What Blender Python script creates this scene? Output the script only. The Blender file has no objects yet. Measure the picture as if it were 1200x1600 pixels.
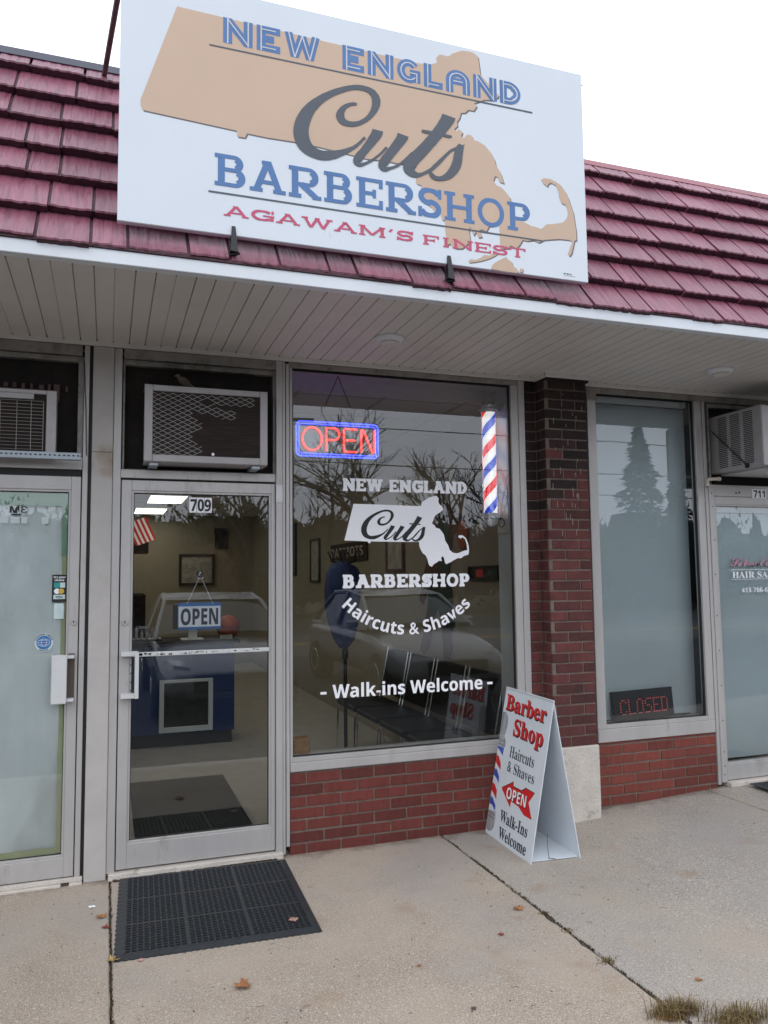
import bpy, math, random
from mathutils import Vector, Matrix
from mathutils.geometry import tessellate_polygon
R = math.radians
random.seed(7)
S = bpy.context.scene
C = S.collection

# ------------------------------------------------------------------ camera
cd = bpy.data.cameras.new('camera'); cam = bpy.data.objects.new('camera', cd); C.objects.link(cam)
yaw, pitch, roll, F = R(19.4306), R(4.8058), R(-0.678), 1225.0
f = Vector((math.sin(yaw)*math.cos(pitch), math.cos(yaw)*math.cos(pitch), math.sin(pitch)))
r0 = Vector((math.cos(yaw), -math.sin(yaw), 0)); u0 = r0.cross(f)
r_ = r0*math.cos(roll)+u0*math.sin(roll); u_ = -r0*math.sin(roll)+u0*math.cos(roll)
cam.matrix_world = Matrix(((r_.x, u_.x, -f.x, 0), (r_.y, u_.y, -f.y, -4.6333), (r_.z, u_.z, -f.z, 1.6023), (0, 0, 0, 1)))
cd.sensor_fit = 'VERTICAL'; cd.sensor_height = 36; cd.lens = 36*F/1600
cd.clip_start = .05; cd.clip_end = 600
S.camera = cam
S.view_settings.view_transform = 'Standard'; S.view_settings.look = 'None'
S.view_settings.gamma = 1; S.view_settings.exposure = -0.12
S.render.engine = 'CYCLES'
S.cycles.use_denoising = True
S.cycles.max_bounces = 10; S.cycles.transparent_max_bounces = 16; S.cycles.glossy_bounces = 4
S.cycles.sample_clamp_indirect = 6

# ------------------------------------------------------------------ overcast sky and soft sun
SUN_EL, SUN_AZ = R(48), R(205)
w = bpy.data.worlds.new('World'); S.world = w; w.use_nodes = True
nt = w.node_tree; nt.nodes.clear()
sky = nt.nodes.new('ShaderNodeTexSky'); sky.sky_type = 'NISHITA'; sky.sun_disc = False
sky.sun_elevation = SUN_EL; sky.sun_rotation = -SUN_AZ; sky.dust_density = 1
hs = nt.nodes.new('ShaderNodeHueSaturation'); hs.inputs['Saturation'].default_value = .3; hs.inputs['Value'].default_value = .35
mx = nt.nodes.new('ShaderNodeMix'); mx.data_type = 'RGBA'; mx.inputs['Factor'].default_value = .97
mx.inputs['B'].default_value = (13.3, 14.1, 15.4, 1)      # the even cloud layer
bg = nt.nodes.new('ShaderNodeBackground'); bg.inputs['Strength'].default_value = .13
wo = nt.nodes.new('ShaderNodeOutputWorld')
nt.links.new(sky.outputs[0], hs.inputs['Color']); nt.links.new(hs.outputs[0], mx.inputs['A'])
nt.links.new(mx.outputs['Result'], bg.inputs[0]); nt.links.new(bg.outputs[0], wo.inputs[0])
sd = bpy.data.lights.new('sun', 'SUN'); sd.energy = .6; sd.angle = R(25); sd.color = (1, .97, .92)
so = bpy.data.objects.new('sun', sd); C.objects.link(so)
so.rotation_euler = (R(90)-SUN_EL, 0, R(-25))

# ------------------------------------------------------------------ materials
def ramp(n, stops):
    r = n.new('ShaderNodeValToRGB'); e = r.color_ramp.elements
    while len(e) < len(stops): e.new(.5)
    for k, (p, c) in enumerate(stops): e[k].position = p; e[k].color = (*c, 1)
    return r
def mat(name, col, rough=.6, metal=0, var=.12, scale=6, bump=0, bscale=60, spec=.5, stretch=(1, 1, 1), dirt=None, island=0, emit=None, estr=0, mscale=None, coat=0):
    """procedural surface: two noise layers vary the colour, a finer one the relief"""
    m = bpy.data.materials.new(name); m.use_nodes = True
    n = m.node_tree.nodes; l = m.node_tree.links; b = n['Principled BSDF']
    b.inputs['Roughness'].default_value = rough; b.inputs['Metallic'].default_value = metal
    b.inputs['Specular IOR Level'].default_value = spec; b.inputs['Coat Weight'].default_value = coat
    tc = n.new('ShaderNodeTexCoord'); mp = n.new('ShaderNodeMapping'); mp.inputs['Scale'].default_value = stretch
    l.new(tc.outputs['Object'], mp.inputs[0])
    nz = n.new('ShaderNodeTexNoise'); nz.inputs['Scale'].default_value = scale; nz.inputs['Detail'].default_value = 8; nz.inputs['Roughness'].default_value = .62
    l.new(mp.outputs[0], nz.inputs['Vector'])
    d = [max(0, c*(1-var)) for c in col]; h = [min(1, c*(1+var)) for c in col]
    rp = ramp(n, [(.3, d), (.7, h)]); l.new(nz.outputs['Fac'], rp.inputs[0]); out = rp.outputs[0]
    if island:
        g = n.new('ShaderNodeNewGeometry'); mr = n.new('ShaderNodeMapRange')
        mr.inputs['To Min'].default_value = 1-island; mr.inputs['To Max'].default_value = 1+island
        l.new(g.outputs['Random Per Island'], mr.inputs['Value'])
        mm = n.new('ShaderNodeHueSaturation'); l.new(out, mm.inputs['Color']); l.new(mr.outputs[0], mm.inputs['Value']); out = mm.outputs[0]
    if dirt:
        dn = n.new('ShaderNodeTexNoise'); dn.inputs['Scale'].default_value = dirt[1]; dn.inputs['Detail'].default_value = 10; dn.inputs['Roughness'].default_value = .7
        l.new(mp.outputs[0], dn.inputs['Vector'])
        dr = n.new('ShaderNodeMapRange'); dr.inputs['From Min'].default_value = dirt[2]; dr.inputs['From Max'].default_value = dirt[2]+.16; dr.clamp = True
        l.new(dn.outputs['Fac'], dr.inputs['Value'])
        ml = n.new('ShaderNodeMath'); ml.operation = 'MULTIPLY'; ml.inputs[1].default_value = dirt[3]; l.new(dr.outputs[0], ml.inputs[0])
        mc = n.new('ShaderNodeMix'); mc.data_type = 'RGBA'; mc.inputs['B'].default_value = (*dirt[0], 1)
        l.new(ml.outputs[0], mc.inputs['Factor']); l.new(out, mc.inputs['A']); out = mc.outputs['Result']
    l.new(out, b.inputs['Base Color'])
    if bump:
        bn = n.new('ShaderNodeTexNoise'); bn.inputs['Scale'].default_value = bscale; bn.inputs['Detail'].default_value = 6
        l.new(mp.outputs[0], bn.inputs['Vector'])
        bp = n.new('ShaderNodeBump'); bp.inputs['Strength'].default_value = bump; bp.inputs['Distance'].default_value = .01
        l.new(bn.outputs['Fac'], bp.inputs['Height']); l.new(bp.outputs[0], b.inputs['Normal'])
        m['bn'] = bn.name
    if emit: b.inputs['Emission Color'].default_value = (*emit, 1); b.inputs['Emission Strength'].default_value = estr
    return m
def glass_mat(name, boost, tint):
    m = bpy.data.materials.new(name); m.use_nodes = True
    n = m.node_tree.nodes; l = m.node_tree.links; n.clear()
    o = n.new('ShaderNodeOutputMaterial'); t = n.new('ShaderNodeBsdfTransparent'); t.inputs[0].default_value = (*tint, 1)
    g = n.new('ShaderNodeBsdfGlossy'); g.inputs['Roughness'].default_value = 0; g.inputs['Color'].default_value = (.95, .97, 1, 1)
    tc = n.new('ShaderNodeTexCoord'); nz = n.new('ShaderNodeTexNoise'); nz.inputs['Scale'].default_value = 2.2; nz.inputs['Detail'].default_value = 0
    bp = n.new('ShaderNodeBump'); bp.inputs['Strength'].default_value = .035; bp.inputs['Distance'].default_value = .02
    l.new(tc.outputs['Object'], nz.inputs['Vector']); l.new(nz.outputs['Fac'], bp.inputs['Height']); l.new(bp.outputs[0], g.inputs['Normal'])
    fr = n.new('ShaderNodeFresnel'); fr.inputs['IOR'].default_value = 1.52
    mu = n.new('ShaderNodeMath'); mu.operation = 'MULTIPLY'; mu.use_clamp = True; mu.inputs[1].default_value = boost
    mxs = n.new('ShaderNodeMixShader'); l.new(fr.outputs[0], mu.inputs[0]); l.new(mu.outputs[0], mxs.inputs[0])
    l.new(t.outputs[0], mxs.inputs[1]); l.new(g.outputs[0], mxs.inputs[2]); l.new(mxs.outputs[0], o.inputs[0])
    return m

M = {}
M['alu'] = mat('weathered_aluminium', (.47, .455, .45), .42, .3, .10, 5, .15, 90, stretch=(1, 1, .25), dirt=((.16, .13, .10), 5, .57, .6))
M['alu_dirty'] = mat('grimy_aluminium', (.30, .28, .26), .5, .25, .2, 8, .3, 70, dirt=((.10, .085, .06), 9, .50, .7))
M['post'] = mat('painted_steel_post', (.46, .435, .42), .5, .05, .1, 4, .2, 60, dirt=((.22, .13, .04), 2.3, .68, .6))
M['alu_white'] = mat('white_trim', (.62, .63, .64), .45, .1, .06, 8, .1, 60, dirt=((.25, .23, .2), 14, .66, .6))
M['rubber'] = mat('black_gasket', (.012, .012, .013), .6)
M['soffit'] = mat('vinyl_soffit', (.66, .63, .60), .45, 0, .05, 2.5, .05, 40, dirt=((.3, .28, .25), 3, .6, .35))
M['fascia'] = mat('white_fascia', (.72, .75, .80), .35, 0, .04, 3, .05, 30, dirt=((.4, .36, .34), 7, .68, .35))
M['brick_black'] = mat('near_black_brick', (.026, .011, .010), .8, 0, .5, 9, .8, 140, island=.5, stretch=(1, 1, .4), dirt=((.10, .09, .085), 16, .70, .6))
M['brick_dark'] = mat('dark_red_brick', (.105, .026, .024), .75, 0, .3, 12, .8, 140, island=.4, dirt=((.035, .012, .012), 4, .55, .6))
M['brick'] = mat('red_brick', (.19, .040, .028), .72, 0, .18, 10, .7, 160, island=.28, stretch=(3, 3, .8), dirt=((.07, .02, .02), 5, .6, .4))
M['mortar'] = mat('mortar', (.17, .13, .11), .9, 0, .25, 30, .8, 120)
M['plinth'] = mat('cast_concrete', (.56, .51, .46), .85, 0, .12, 8, .7, 70, dirt=((.18, .17, .15), 9, .58, .8))
M['sign_white'] = mat('painted_sign_board', (.70, .745, .81), .35, 0, .02, 3, dirt=((.5, .5, .52), 20, .72, .6))
M['tan'] = mat('tan_print', (.60, .43, .315), .45, 0, .05, 1.2)
M['shade'] = mat('grey_print_edge', (.16, .14, .15), .5)
M['blue'] = mat('blue_print', (.085, .19, .42), .5, 0, .08, 6)
M['inline'] = mat('pale_print', (.62, .62, .66), .5)
M['grey'] = mat('charcoal_print', (.085, .1, .125), .5, 0, .06)
M['pink'] = mat('faded_red_print', (.56, .085, .17), .5, 0, .12, 30)
M['black'] = mat('black_paint', (.012, .012, .013), .45)
M['black_metal'] = mat('black_metal', (.02, .02, .022), .4, .3)
M['vinyl'] = mat('white_vinyl', (.88, .88, .92), .5, 0, .02)
M['film'] = mat('black_film', (.010, .010, .012), .3)
M['board'] = mat('dark_board', (.016, .013, .011), .9, 0, .4, 7, .4, 40)
M['ac'] = mat('ac_enamel', (.38, .365, .37), .4, .2, .08, 8, .1, 60, dirt=((.15, .1, .06), 12, .62, .6))
M['ac_in'] = mat('ac_coil', (.032, .020, .018), .8, 0, .5, 14, .6, 200, stretch=(.4, 1, 8), dirt=((.10, .05, .035), 6, .56, .5))
M['mesh'] = mat('galvanised_mesh', (.36, .35, .34), .45, .5)
M['galv'] = mat('galvanised_strut', (.32, .36, .40), .4, .6, .1)
M['pvc'] = mat('pvc_pipe', (.6, .54, .46), .5)
M['rust'] = mat('rusty_steel', (.12, .07, .075), .7, .2, .3, 20, .5, 60)
M['concrete'] = None
M['asphalt'] = mat('asphalt', (.042, .042, .044), .9, 0, .3, 40, .6, 200)
M['soil'] = mat('joint_dirt', (.06, .045, .03), .95, 0, .5, 50)
M['mat'] = mat('rubber_mat', (.022, .026, .032), .5, 0, .2, 20, .3, 120, dirt=((.07, .065, .06), 12, .6, .5))
M['chrome'] = mat('chrome', (.8, .81, .83), .12, 1, .02); M['satin_chrome'] = mat('satin_chrome', (.86, .87, .88), .2, .25, .05, spec=1, coat=1)
M['wall_in'] = mat('beige_wall', (.30, .27, .205), .8, 0, .04, 2)
M['ceil_in'] = mat('ceiling_tile', (.55, .55, .52), .9, 0, .06, 60)
M['grid'] = mat('ceiling_grid', (.30, .30, .30), .5)
M['floor_in'] = mat('vinyl_floor', (.50, .48, .44), .35, 0, .12, 5, dirt=((.2, .18, .15), 4, .58, .5))
M['carpet'] = mat('dark_carpet', (.022, .026, .024), .95, 0, .25, 80)
M['navy'] = mat('blue_laminate', (.012, .035, .13), .4, 0, .1)
M['vinyl_seat'] = mat('black_leatherette', (.009, .009, .010), .55, 0, .1, spec=.2)
M['panel_light'] = mat('fluorescent_diffuser', (.8, .8, .8), .5, emit=(1, .93, .78), estr=4.6)
M['wood'] = mat('pine_block', (.38, .22, .10), .7, 0, .25, 12, .3, 60, stretch=(1, 1, 4))
M['sheet'] = None
M['tape'] = mat('green_masking_tape', (.30, .46, .33), .6, 0, .1)
M['yellow_tape'] = mat('yellow_masking_tape', (.52, .55, .33), .6, 0, .1)
M['blind'] = mat('grey_roller_blind', (.60, .67, .69), .8, 0, .06, 1.5)
M['neon_red'] = mat('neon_red', (.9, .1, .05), .3, emit=(1, .05, .04), estr=2.8)
M['neon_blue'] = mat('neon_blue', (.1, .1, .9), .3, emit=(.05, .09, 1), estr=2.6)
M['clear'] = glass_mat('clear_acrylic', 1.5, (.97, .98, .98))
M['glass'] = glass_mat('plate_glass', 2.3, (.955, .98, .975))
M['pole_white'] = mat('lit_pole_white', (.8, .8, .78), .3, emit=(1, .99, .95), estr=.7)
M['pole_red'] = mat('lit_pole_red', (.55, .008, .012), .3, emit=(.9, .004, .008), estr=.75)
M['pole_blue'] = mat('lit_pole_blue', (.006, .05, .4), .3, emit=(.0, .05, .7), estr=.6)
M['plastic_board'] = mat('corrugated_plastic', (.66, .71, .76), .45, 0, .03)
M['red'] = mat('red_ink', (.60, .018, .02), .5); M['inkblue'] = mat('blue_ink', (.05, .075, .42), .5)
M['silver'] = mat('silver_ink', (.34, .35, .37), .5, 0, .45, 9, stretch=(1, 6, .4))
M['ink'] = mat('navy_ink', (.012, .014, .035), .5)
M['signblue'] = mat('sign_blue', (.02, .14, .42), .4)
M['led'] = mat('led_red', (.5, .1, .1), .4, emit=(1, .12, .12), estr=.3)  # faint red emission added to the CLOSED dots
M['teal'] = mat('teal_ink', (.02, .3, .3), .5); M['gold'] = mat('yellow_ink', (.6, .42, .06), .5)
M['paleblue'] = mat('pale_blue_label', (.55, .68, .68), .5)
M['bluesticker'] = mat('blue_sticker', (.035, .17, .42), .5)
M['skin'] = mat('printed_skin', (.07, .026, .016), .6, 0, .2, 8); M['green'] = mat('green_cloth', (.006, .04, .03), .6, 0, .2)
M['ball'] = mat('orange_ball', (.35, .07, .02), .6, 0, .2)
M['jersey'] = mat('blue_jersey', (.012, .03, .12), .8, 0, .2)
M['screen'] = mat('dark_print', (.03, .035, .035), .3, 0, .6, 5); M['paper'] = mat('off_white_print', (.35, .34, .30), .6, 0, .4, 9)
M['mauve'] = mat('mauve_print', (.50, .27, .36), .5); M['wood_far'] = mat('far_wood', (.05, .042, .032), .9, 0, .5, .3, island=.4)
M['bark'] = mat('grey_bark', (.07, .055, .045), .9, 0, .3, 20)
M['needles'] = mat('evergreen_foliage', (.022, .035, .018), .8, 0, .4, 3, island=.4)
M['dryleaf'] = mat('russet_foliage', (.10, .045, .02), .8, 0, .4, 3, island=.5)
M['silver_car'] = mat('silver_paint', (.36, .365, .37), .25, .4, .02, coat=.6); M['tyre'] = mat('tyre', (.02, .02, .02), .8)
M['white_car'] = mat('white_paint', (.36, .36, .36), .25, .1, .02, coat=.6)
M['car_glass'] = mat('car_glass', (.02, .025, .03), .05, 0, .02, spec=.8); M['lamp'] = mat('lamp_lens', (.6, .6, .6), .1, .3)
M['bird'] = mat('brown_feathers', (.11, .085, .065), .8, 0, .5, 60)
M['grass_dry'] = mat('dry_grass', (.17, .115, .045), .8, 0, .4, 20, island=.4)
for k, c in dict(leaf_brown=(.30, .13, .05), leaf_red=(.24, .05, .04), leaf_tan=(.40, .26, .10), leaf_pink=(.42, .24, .20)).items():
    M[k] = mat(k, c, .7, 0, .35, 40)

def tune(m, fn): fn(m.node_tree.nodes, m.node_tree.links, m.node_tree.nodes['Principled BSDF'])
# wood-grain pressed metal shingles: streaks run down the slope
m = mat('burgundy_metal_shingle', (.235, .074, .112), .36, 0, .20, 3.2, 1.0, 5, spec=.7, stretch=(14, 1.2, 1.2), island=.16, dirt=((.15, .035, .06), 3.5, .57, .75)); M['shingle'] = m
def _g(n, l, b):
    base = b.inputs['Base Color'].links[0].from_socket; tc = n.new('ShaderNodeTexCoord'); mp = n.new('ShaderNodeMapping'); mp.inputs['Scale'].default_value = (34, 2.2, 2.2)
    l.new(tc.outputs['Object'], mp.inputs[0]); nz = n.new('ShaderNodeTexNoise'); nz.inputs['Scale'].default_value = 1.5; nz.inputs['Detail'].default_value = 4; nz.inputs['Distortion'].default_value = 1.2; l.new(mp.outputs[0], nz.inputs['Vector'])
    mr = n.new('ShaderNodeMapRange'); mr.inputs['From Min'].default_value = .54; mr.inputs['From Max'].default_value = .66; mr.inputs['To Max'].default_value = .55; mr.clamp = True; l.new(nz.outputs['Fac'], mr.inputs['Value'])
    x = n.new('ShaderNodeMix'); x.data_type = 'RGBA'; x.inputs['B'].default_value = (.11, .028, .05, 1); l.new(mr.outputs[0], x.inputs['Factor']); l.new(base, x.inputs['A']); l.new(x.outputs['Result'], b.inputs['Base Color'])
tune(M['shingle'], _g)
M['shingle_edge'] = mat('shaded_shingle_edge', (.060, .018, .030), .6, 0, .4, 20, .6, 60, dirt=((.10, .06, .06), 30, .62, .6)); M['shingle_cap'] = mat('ridge_cap', (.30, .10, .12), .4, .1); M['cap_dark'] = mat('ridge_cap_dark', (.035, .035, .06), .4, .1)  # shade under each lap put into the edge colour, with some grime
# concrete with exposed aggregate, blotches and stains
m = mat('exposed_concrete', (.385, .312, .245), .88, 0, .17, 1.1, .35, 150, dirt=((.23, .19, .15), 2.6, .60, .55)); M['concrete'] = m
M['concrete_grey'] = mg = mat('greyer_concrete', (.335, .30, .265), .88, 0, .15, 1.3, .35, 150, dirt=((.22, .19, .16), 2.2, .60, .5))
def _c(n, l, b):
    tc = n.new('ShaderNodeTexCoord'); base = b.inputs['Base Color'].links[0].from_socket
    def layer(base, scale, lo, hi, col, amt, kind='V'):
        if kind == 'V':
            v = n.new('ShaderNodeTexVoronoi'); v.inputs['Scale'].default_value = scale; src = v.outputs['Distance']
        else:
            v = n.new('ShaderNodeTexNoise'); v.inputs['Scale'].default_value = scale; v.inputs['Detail'].default_value = 5; src = v.outputs['Fac']
        l.new(tc.outputs['Object'], v.inputs['Vector'])
        mr = n.new('ShaderNodeMapRange'); mr.inputs['From Min'].default_value = lo; mr.inputs['From Max'].default_value = hi; mr.inputs['To Max'].default_value = amt; mr.clamp = True
        l.new(src, mr.inputs['Value'])
        x = n.new('ShaderNodeMix'); x.data_type = 'RGBA'; x.inputs['B'].default_value = (*col, 1)
        l.new(mr.outputs[0], x.inputs['Factor']); l.new(base, x.inputs['A']); return x.outputs['Result']
    base = layer(base, 150, .53, .62, (.15, .12, .10), .8, 'N')
    base = layer(base, 185, .56, .63, (.66, .61, .56), .8, 'N'); base = layer(base, 75, .60, .66, (.62, .55, .48), .7, 'N')
    base = layer(base, 55, .62, .70, (.16, .13, .11), .6, 'N')
    base = layer(base, .8, .52, .66, (.33, .305, .29), .6, 'N'); base = layer(base, 2.1, .55, .66, (.40, .32, .25), .45, 'N')
    base = layer(base, 4, .60, .72, (.30, .20, .12), .5, 'N')
    v = n.new('ShaderNodeTexVoronoi'); v.inputs['Scale'].default_value = 4.2; l.new(tc.outputs['Object'], v.inputs['Vector'])   # trodden gum spots
    mr = n.new('ShaderNodeMapRange'); mr.inputs['From Min'].default_value = .075; mr.inputs['From Max'].default_value = .045; mr.inputs['To Max'].default_value = .45; mr.clamp = True; l.new(v.outputs['Distance'], mr.inputs['Value'])
    x = n.new('ShaderNodeMix'); x.data_type = 'RGBA'; x.inputs['B'].default_value = (.20, .17, .15, 1); l.new(mr.outputs[0], x.inputs['Factor']); l.new(base, x.inputs['A']); base = x.outputs['Result']
    nz = n.new('ShaderNodeTexNoise'); nz.inputs['Scale'].default_value = .55; nz.inputs['Detail'].default_value = 9; nz.inputs['Roughness'].default_value = .75; l.new(tc.outputs['Object'], nz.inputs['Vector'])
    mr = n.new('ShaderNodeMapRange'); mr.inputs['From Min'].default_value = .47; mr.inputs['From Max'].default_value = .60; mr.inputs['To Max'].default_value = .42; mr.clamp = True; l.new(nz.outputs['Fac'], mr.inputs['Value'])
    x = n.new('ShaderNodeMix'); x.data_type = 'RGBA'; x.inputs['B'].default_value = (.43, .37, .31, 1); l.new(mr.outputs[0], x.inputs['Factor']); l.new(base, x.inputs['A']); base = x.outputs['Result']
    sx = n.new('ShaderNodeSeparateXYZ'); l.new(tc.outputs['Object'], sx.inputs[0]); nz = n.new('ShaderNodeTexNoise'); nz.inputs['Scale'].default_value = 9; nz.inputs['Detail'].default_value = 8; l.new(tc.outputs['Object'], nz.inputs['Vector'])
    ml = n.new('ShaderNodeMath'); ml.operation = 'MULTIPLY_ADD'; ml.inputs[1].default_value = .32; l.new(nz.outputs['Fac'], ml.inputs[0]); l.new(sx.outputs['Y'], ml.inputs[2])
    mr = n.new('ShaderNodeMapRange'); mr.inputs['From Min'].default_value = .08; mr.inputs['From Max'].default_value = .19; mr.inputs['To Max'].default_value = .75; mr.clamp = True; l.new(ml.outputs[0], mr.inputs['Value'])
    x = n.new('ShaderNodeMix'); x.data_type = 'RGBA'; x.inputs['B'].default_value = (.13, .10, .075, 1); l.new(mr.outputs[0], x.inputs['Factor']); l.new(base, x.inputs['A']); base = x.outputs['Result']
    l.new(base, b.inputs['Base Color'])
tune(m, _c); tune(mg, _c)
# wrinkled translucent sheet behind the papered door
m = mat('translucent_plastic_sheet', (.86, .92, .91), .35, 0, .13, 1.6, .9, 2.4, stretch=(2.2, 1, .9)); M['sheet'] = m
def _t(n, l, b):
    o = [x for x in n if x.type == 'OUTPUT_MATERIAL'][0]; t = n.new('ShaderNodeBsdfTranslucent'); t.inputs[0].default_value = (.9, .96, .95, 1); x = n.new('ShaderNodeMixShader'); x.inputs[0].default_value = .06
    l.new(b.outputs[0], x.inputs[1]); l.new(t.outputs[0], x.inputs[2]); l.new(x.outputs[0], o.inputs[0])
tune(m, _t)
def _r(n, l, b):   # rust bleeding out of the panel seam
    base = b.inputs['Base Color'].links[0].from_socket; tc = n.new('ShaderNodeTexCoord'); mp = n.new('ShaderNodeMapping'); mp.inputs['Location'].default_value = (-.0, 0, -2.27); mp.inputs['Scale'].default_value = (7, 1, 6)
    mp.vector_type = 'POINT'; mp.inputs['Location'].default_value = (-.05, 0, -2.27*6)
    nz = n.new('ShaderNodeTexNoise'); nz.inputs['Scale'].default_value = 14; nz.inputs['Detail'].default_value = 6; l.new(tc.outputs['Object'], mp.inputs[0]); l.new(tc.outputs['Object'], nz.inputs['Vector'])
    ln = n.new('ShaderNodeVectorMath'); ln.operation = 'LENGTH'; l.new(mp.outputs[0], ln.inputs[0])
    ad = n.new('ShaderNodeMath'); ad.operation = 'ADD'; l.new(ln.outputs['Value'], ad.inputs[0]); l.new(nz.outputs['Fac'], ad.inputs[1])
    mr = n.new('ShaderNodeMapRange'); mr.inputs['From Min'].default_value = 1.15; mr.inputs['From Max'].default_value = .55; mr.inputs['To Max'].default_value = .75; mr.clamp = True; l.new(ad.outputs[0], mr.inputs['Value'])
    x = n.new('ShaderNodeMix'); x.data_type = 'RGBA'; x.inputs['B'].default_value = (.26, .15, .05, 1); l.new(mr.outputs[0], x.inputs['Factor']); l.new(base, x.inputs['A']); l.new(x.outputs['Result'], b.inputs['Base Color'])
tune(M['post'], _r)

# ------------------------------------------------------------------ mesh helpers
class MB:
    def __init__(s): s.v = []; s.f = []
    def add(s, vs, fs):
        k = len(s.v); s.v += [tuple(p) for p in vs]; s.f += [tuple(i+k for i in q) for q in fs]; return s
    def box(s, x0, x1, y0, y1, z0, z1):
        return s.add([(x0,y0,z0),(x1,y0,z0),(x1,y1,z0),(x0,y1,z0),(x0,y0,z1),(x1,y0,z1),(x1,y1,z1),(x0,y1,z1)],
                     [(0,3,2,1),(4,5,6,7),(0,1,5,4),(1,2,6,5),(2,3,7,6),(3,0,4,7)])
    def bbox(s, x0, x1, y0, y1, z0, z1, b=.003):
        """box with chamfered edges: three slabs merged into one hull of rings"""
        vs = []; fs = []
        for z, i in ((z0, b), (z0+b, 0), (z1-b, 0), (z1, b)):
            vs += [(x0+i+(b if not i else 0), y0+i, z), (x1-i-(b if not i else 0), y0+i, z), (x1-i, y0+i+(b if not i else 0), z), (x1-i, y1-i-(b if not i else 0), z),
                   (x1-i-(b if not i else 0), y1-i, z), (x0+i+(b if not i else 0), y1-i, z), (x0+i, y1-i-(b if not i else 0), z), (x0+i, y0+i+(b if not i else 0), z)]
        for k in range(3):
            for j in range(8): fs.append((k*8+j, k*8+(j+1) % 8, k*8+8+(j+1) % 8, k*8+8+j))
        fs += [tuple(range(7, -1, -1)), tuple(range(24, 32))]
        return s.add(vs, fs)
    def tube(s, pts, r, n=8, caps=True):
        pts = [Vector(p) for p in pts]; rs = r if isinstance(r, (list, tuple)) else [r]*len(pts)
        vs = []; up = None
        for i, p in enumerate(pts):
            a = pts[max(i-1, 0)]; b = pts[min(i+1, len(pts)-1)]; t = (b-a).normalized() if (b-a).length > 1e-9 else Vector((0, 0, 1))
            if up is None: up = t.orthogonal().normalized()
            up = (up-t*up.dot(t)); up = up.normalized() if up.length > 1e-6 else t.orthogonal().normalized()
            w_ = t.cross(up)
            for k in range(n):
                an = 2*math.pi*k/n; vs.append(p+(up*math.cos(an)+w_*math.sin(an))*rs[i])
        fs = [(i*n+k, i*n+(k+1) % n, (i+1)*n+(k+1) % n, (i+1)*n+k) for i in range(len(pts)-1) for k in range(n)]
        if caps: fs += [tuple(range(n-1, -1, -1)), tuple((len(pts)-1)*n+k for k in range(n))]
        return s.add(vs, fs)
    def lathe(s, prof, c=(0, 0, 0), n=24, axis='z'):
        vs = []
        for (r, z) in prof:
            for k in range(n):
                a = 2*math.pi*k/n; p = (r*math.cos(a), r*math.sin(a), z)
                if axis == 'y': p = (p[0], p[2], p[1])
                if axis == 'x': p = (p[2], p[0], p[1])
                vs.append((c[0]+p[0], c[1]+p[1], c[2]+p[2]))
        fs = [(i*n+k, i*n+(k+1) % n, (i+1)*n+(k+1) % n, (i+1)*n+k) for i in range(len(prof)-1) for k in range(n)]
        fs += [tuple(range(n-1, -1, -1)), tuple((len(prof)-1)*n+k for k in range(n))]
        return s.add(vs, fs)
    def poly(s, pts, fr, d=0., th=.0006):
        """filled outline in a frame fr=(origin,u,v,n); d = how far its face stands off the frame"""
        o, u, v, nn = fr; n = len(pts)
        P2 = [Vector((p[0], p[1], 0)) for p in pts]
        tri = tessellate_polygon([P2])
        top = [o+u*p[0]+v*p[1]+nn*d for p in pts]; bot = [o+u*p[0]+v*p[1]+nn*(d-th) for p in pts]
        s.add(top+bot, [tuple(t) for t in tri]+[(i, (i+1) % n, n+(i+1) % n, n+i) for i in range(n)])
        return s
    def build(s, name, m, parent=None, smooth=False, bevel=0, inv=None):
        me = bpy.data.meshes.new(name); me.from_pydata(s.v, [], s.f)
        if inv is not None: me.transform(inv)
        me.validate()
        import bmesh
        b = bmesh.new(); b.from_mesh(me); (bmesh.ops.recalc_face_normals(b, faces=b.faces) if len(s.f) > 1 else None); b.to_mesh(me); b.free()
        if smooth: me.shade_smooth()
        me.materials.append(M[m] if isinstance(m, str) else m)
        o = bpy.data.objects.new(name, me); C.objects.link(o)
        if parent is not None:
            o.parent = parent; W = bpy.data.objects  # children keep world-space coordinates through the parent's inverse
            o.matrix_parent_inverse = world(parent).inverted()
        if bevel:
            md = o.modifiers.new('bevel', 'BEVEL'); md.width = bevel; md.segments = 2; md.limit_method = 'ANGLE'
        return o
def world(o):
    m = Matrix.LocRotScale(o.location, o.rotation_euler, o.scale)
    return world(o.parent) @ o.matrix_parent_inverse @ m if o.parent else m
def tag(o, label=None, cat=None, group=None, kind=None):
    if label: o['label'] = label
    if cat: o['category'] = cat
    if group: o['group'] = group
    if kind: o['kind'] = kind
    return o
def thing(name, label, cat, loc, group=None):
    o = bpy.data.objects.new(name, None); C.objects.link(o); o.location = loc; o.empty_display_size = .1
    return tag(o, label, cat, group)
def struct(name, mb, m, **k): return tag(mb.build(name, m, **k), kind='structure')
def copy_tree(o, parent=None):
    c = o.copy(); C.objects.link(c)
    if parent is not None: c.parent = parent
    for ch in [x for x in bpy.data.objects if x.parent is o]: copy_tree(ch, c)
    return c
def wall_frame(y): return (Vector((0, y, 0)), Vector((1, 0, 0)), Vector((0, 0, 1)), Vector((0, -1, 0)))

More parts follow.
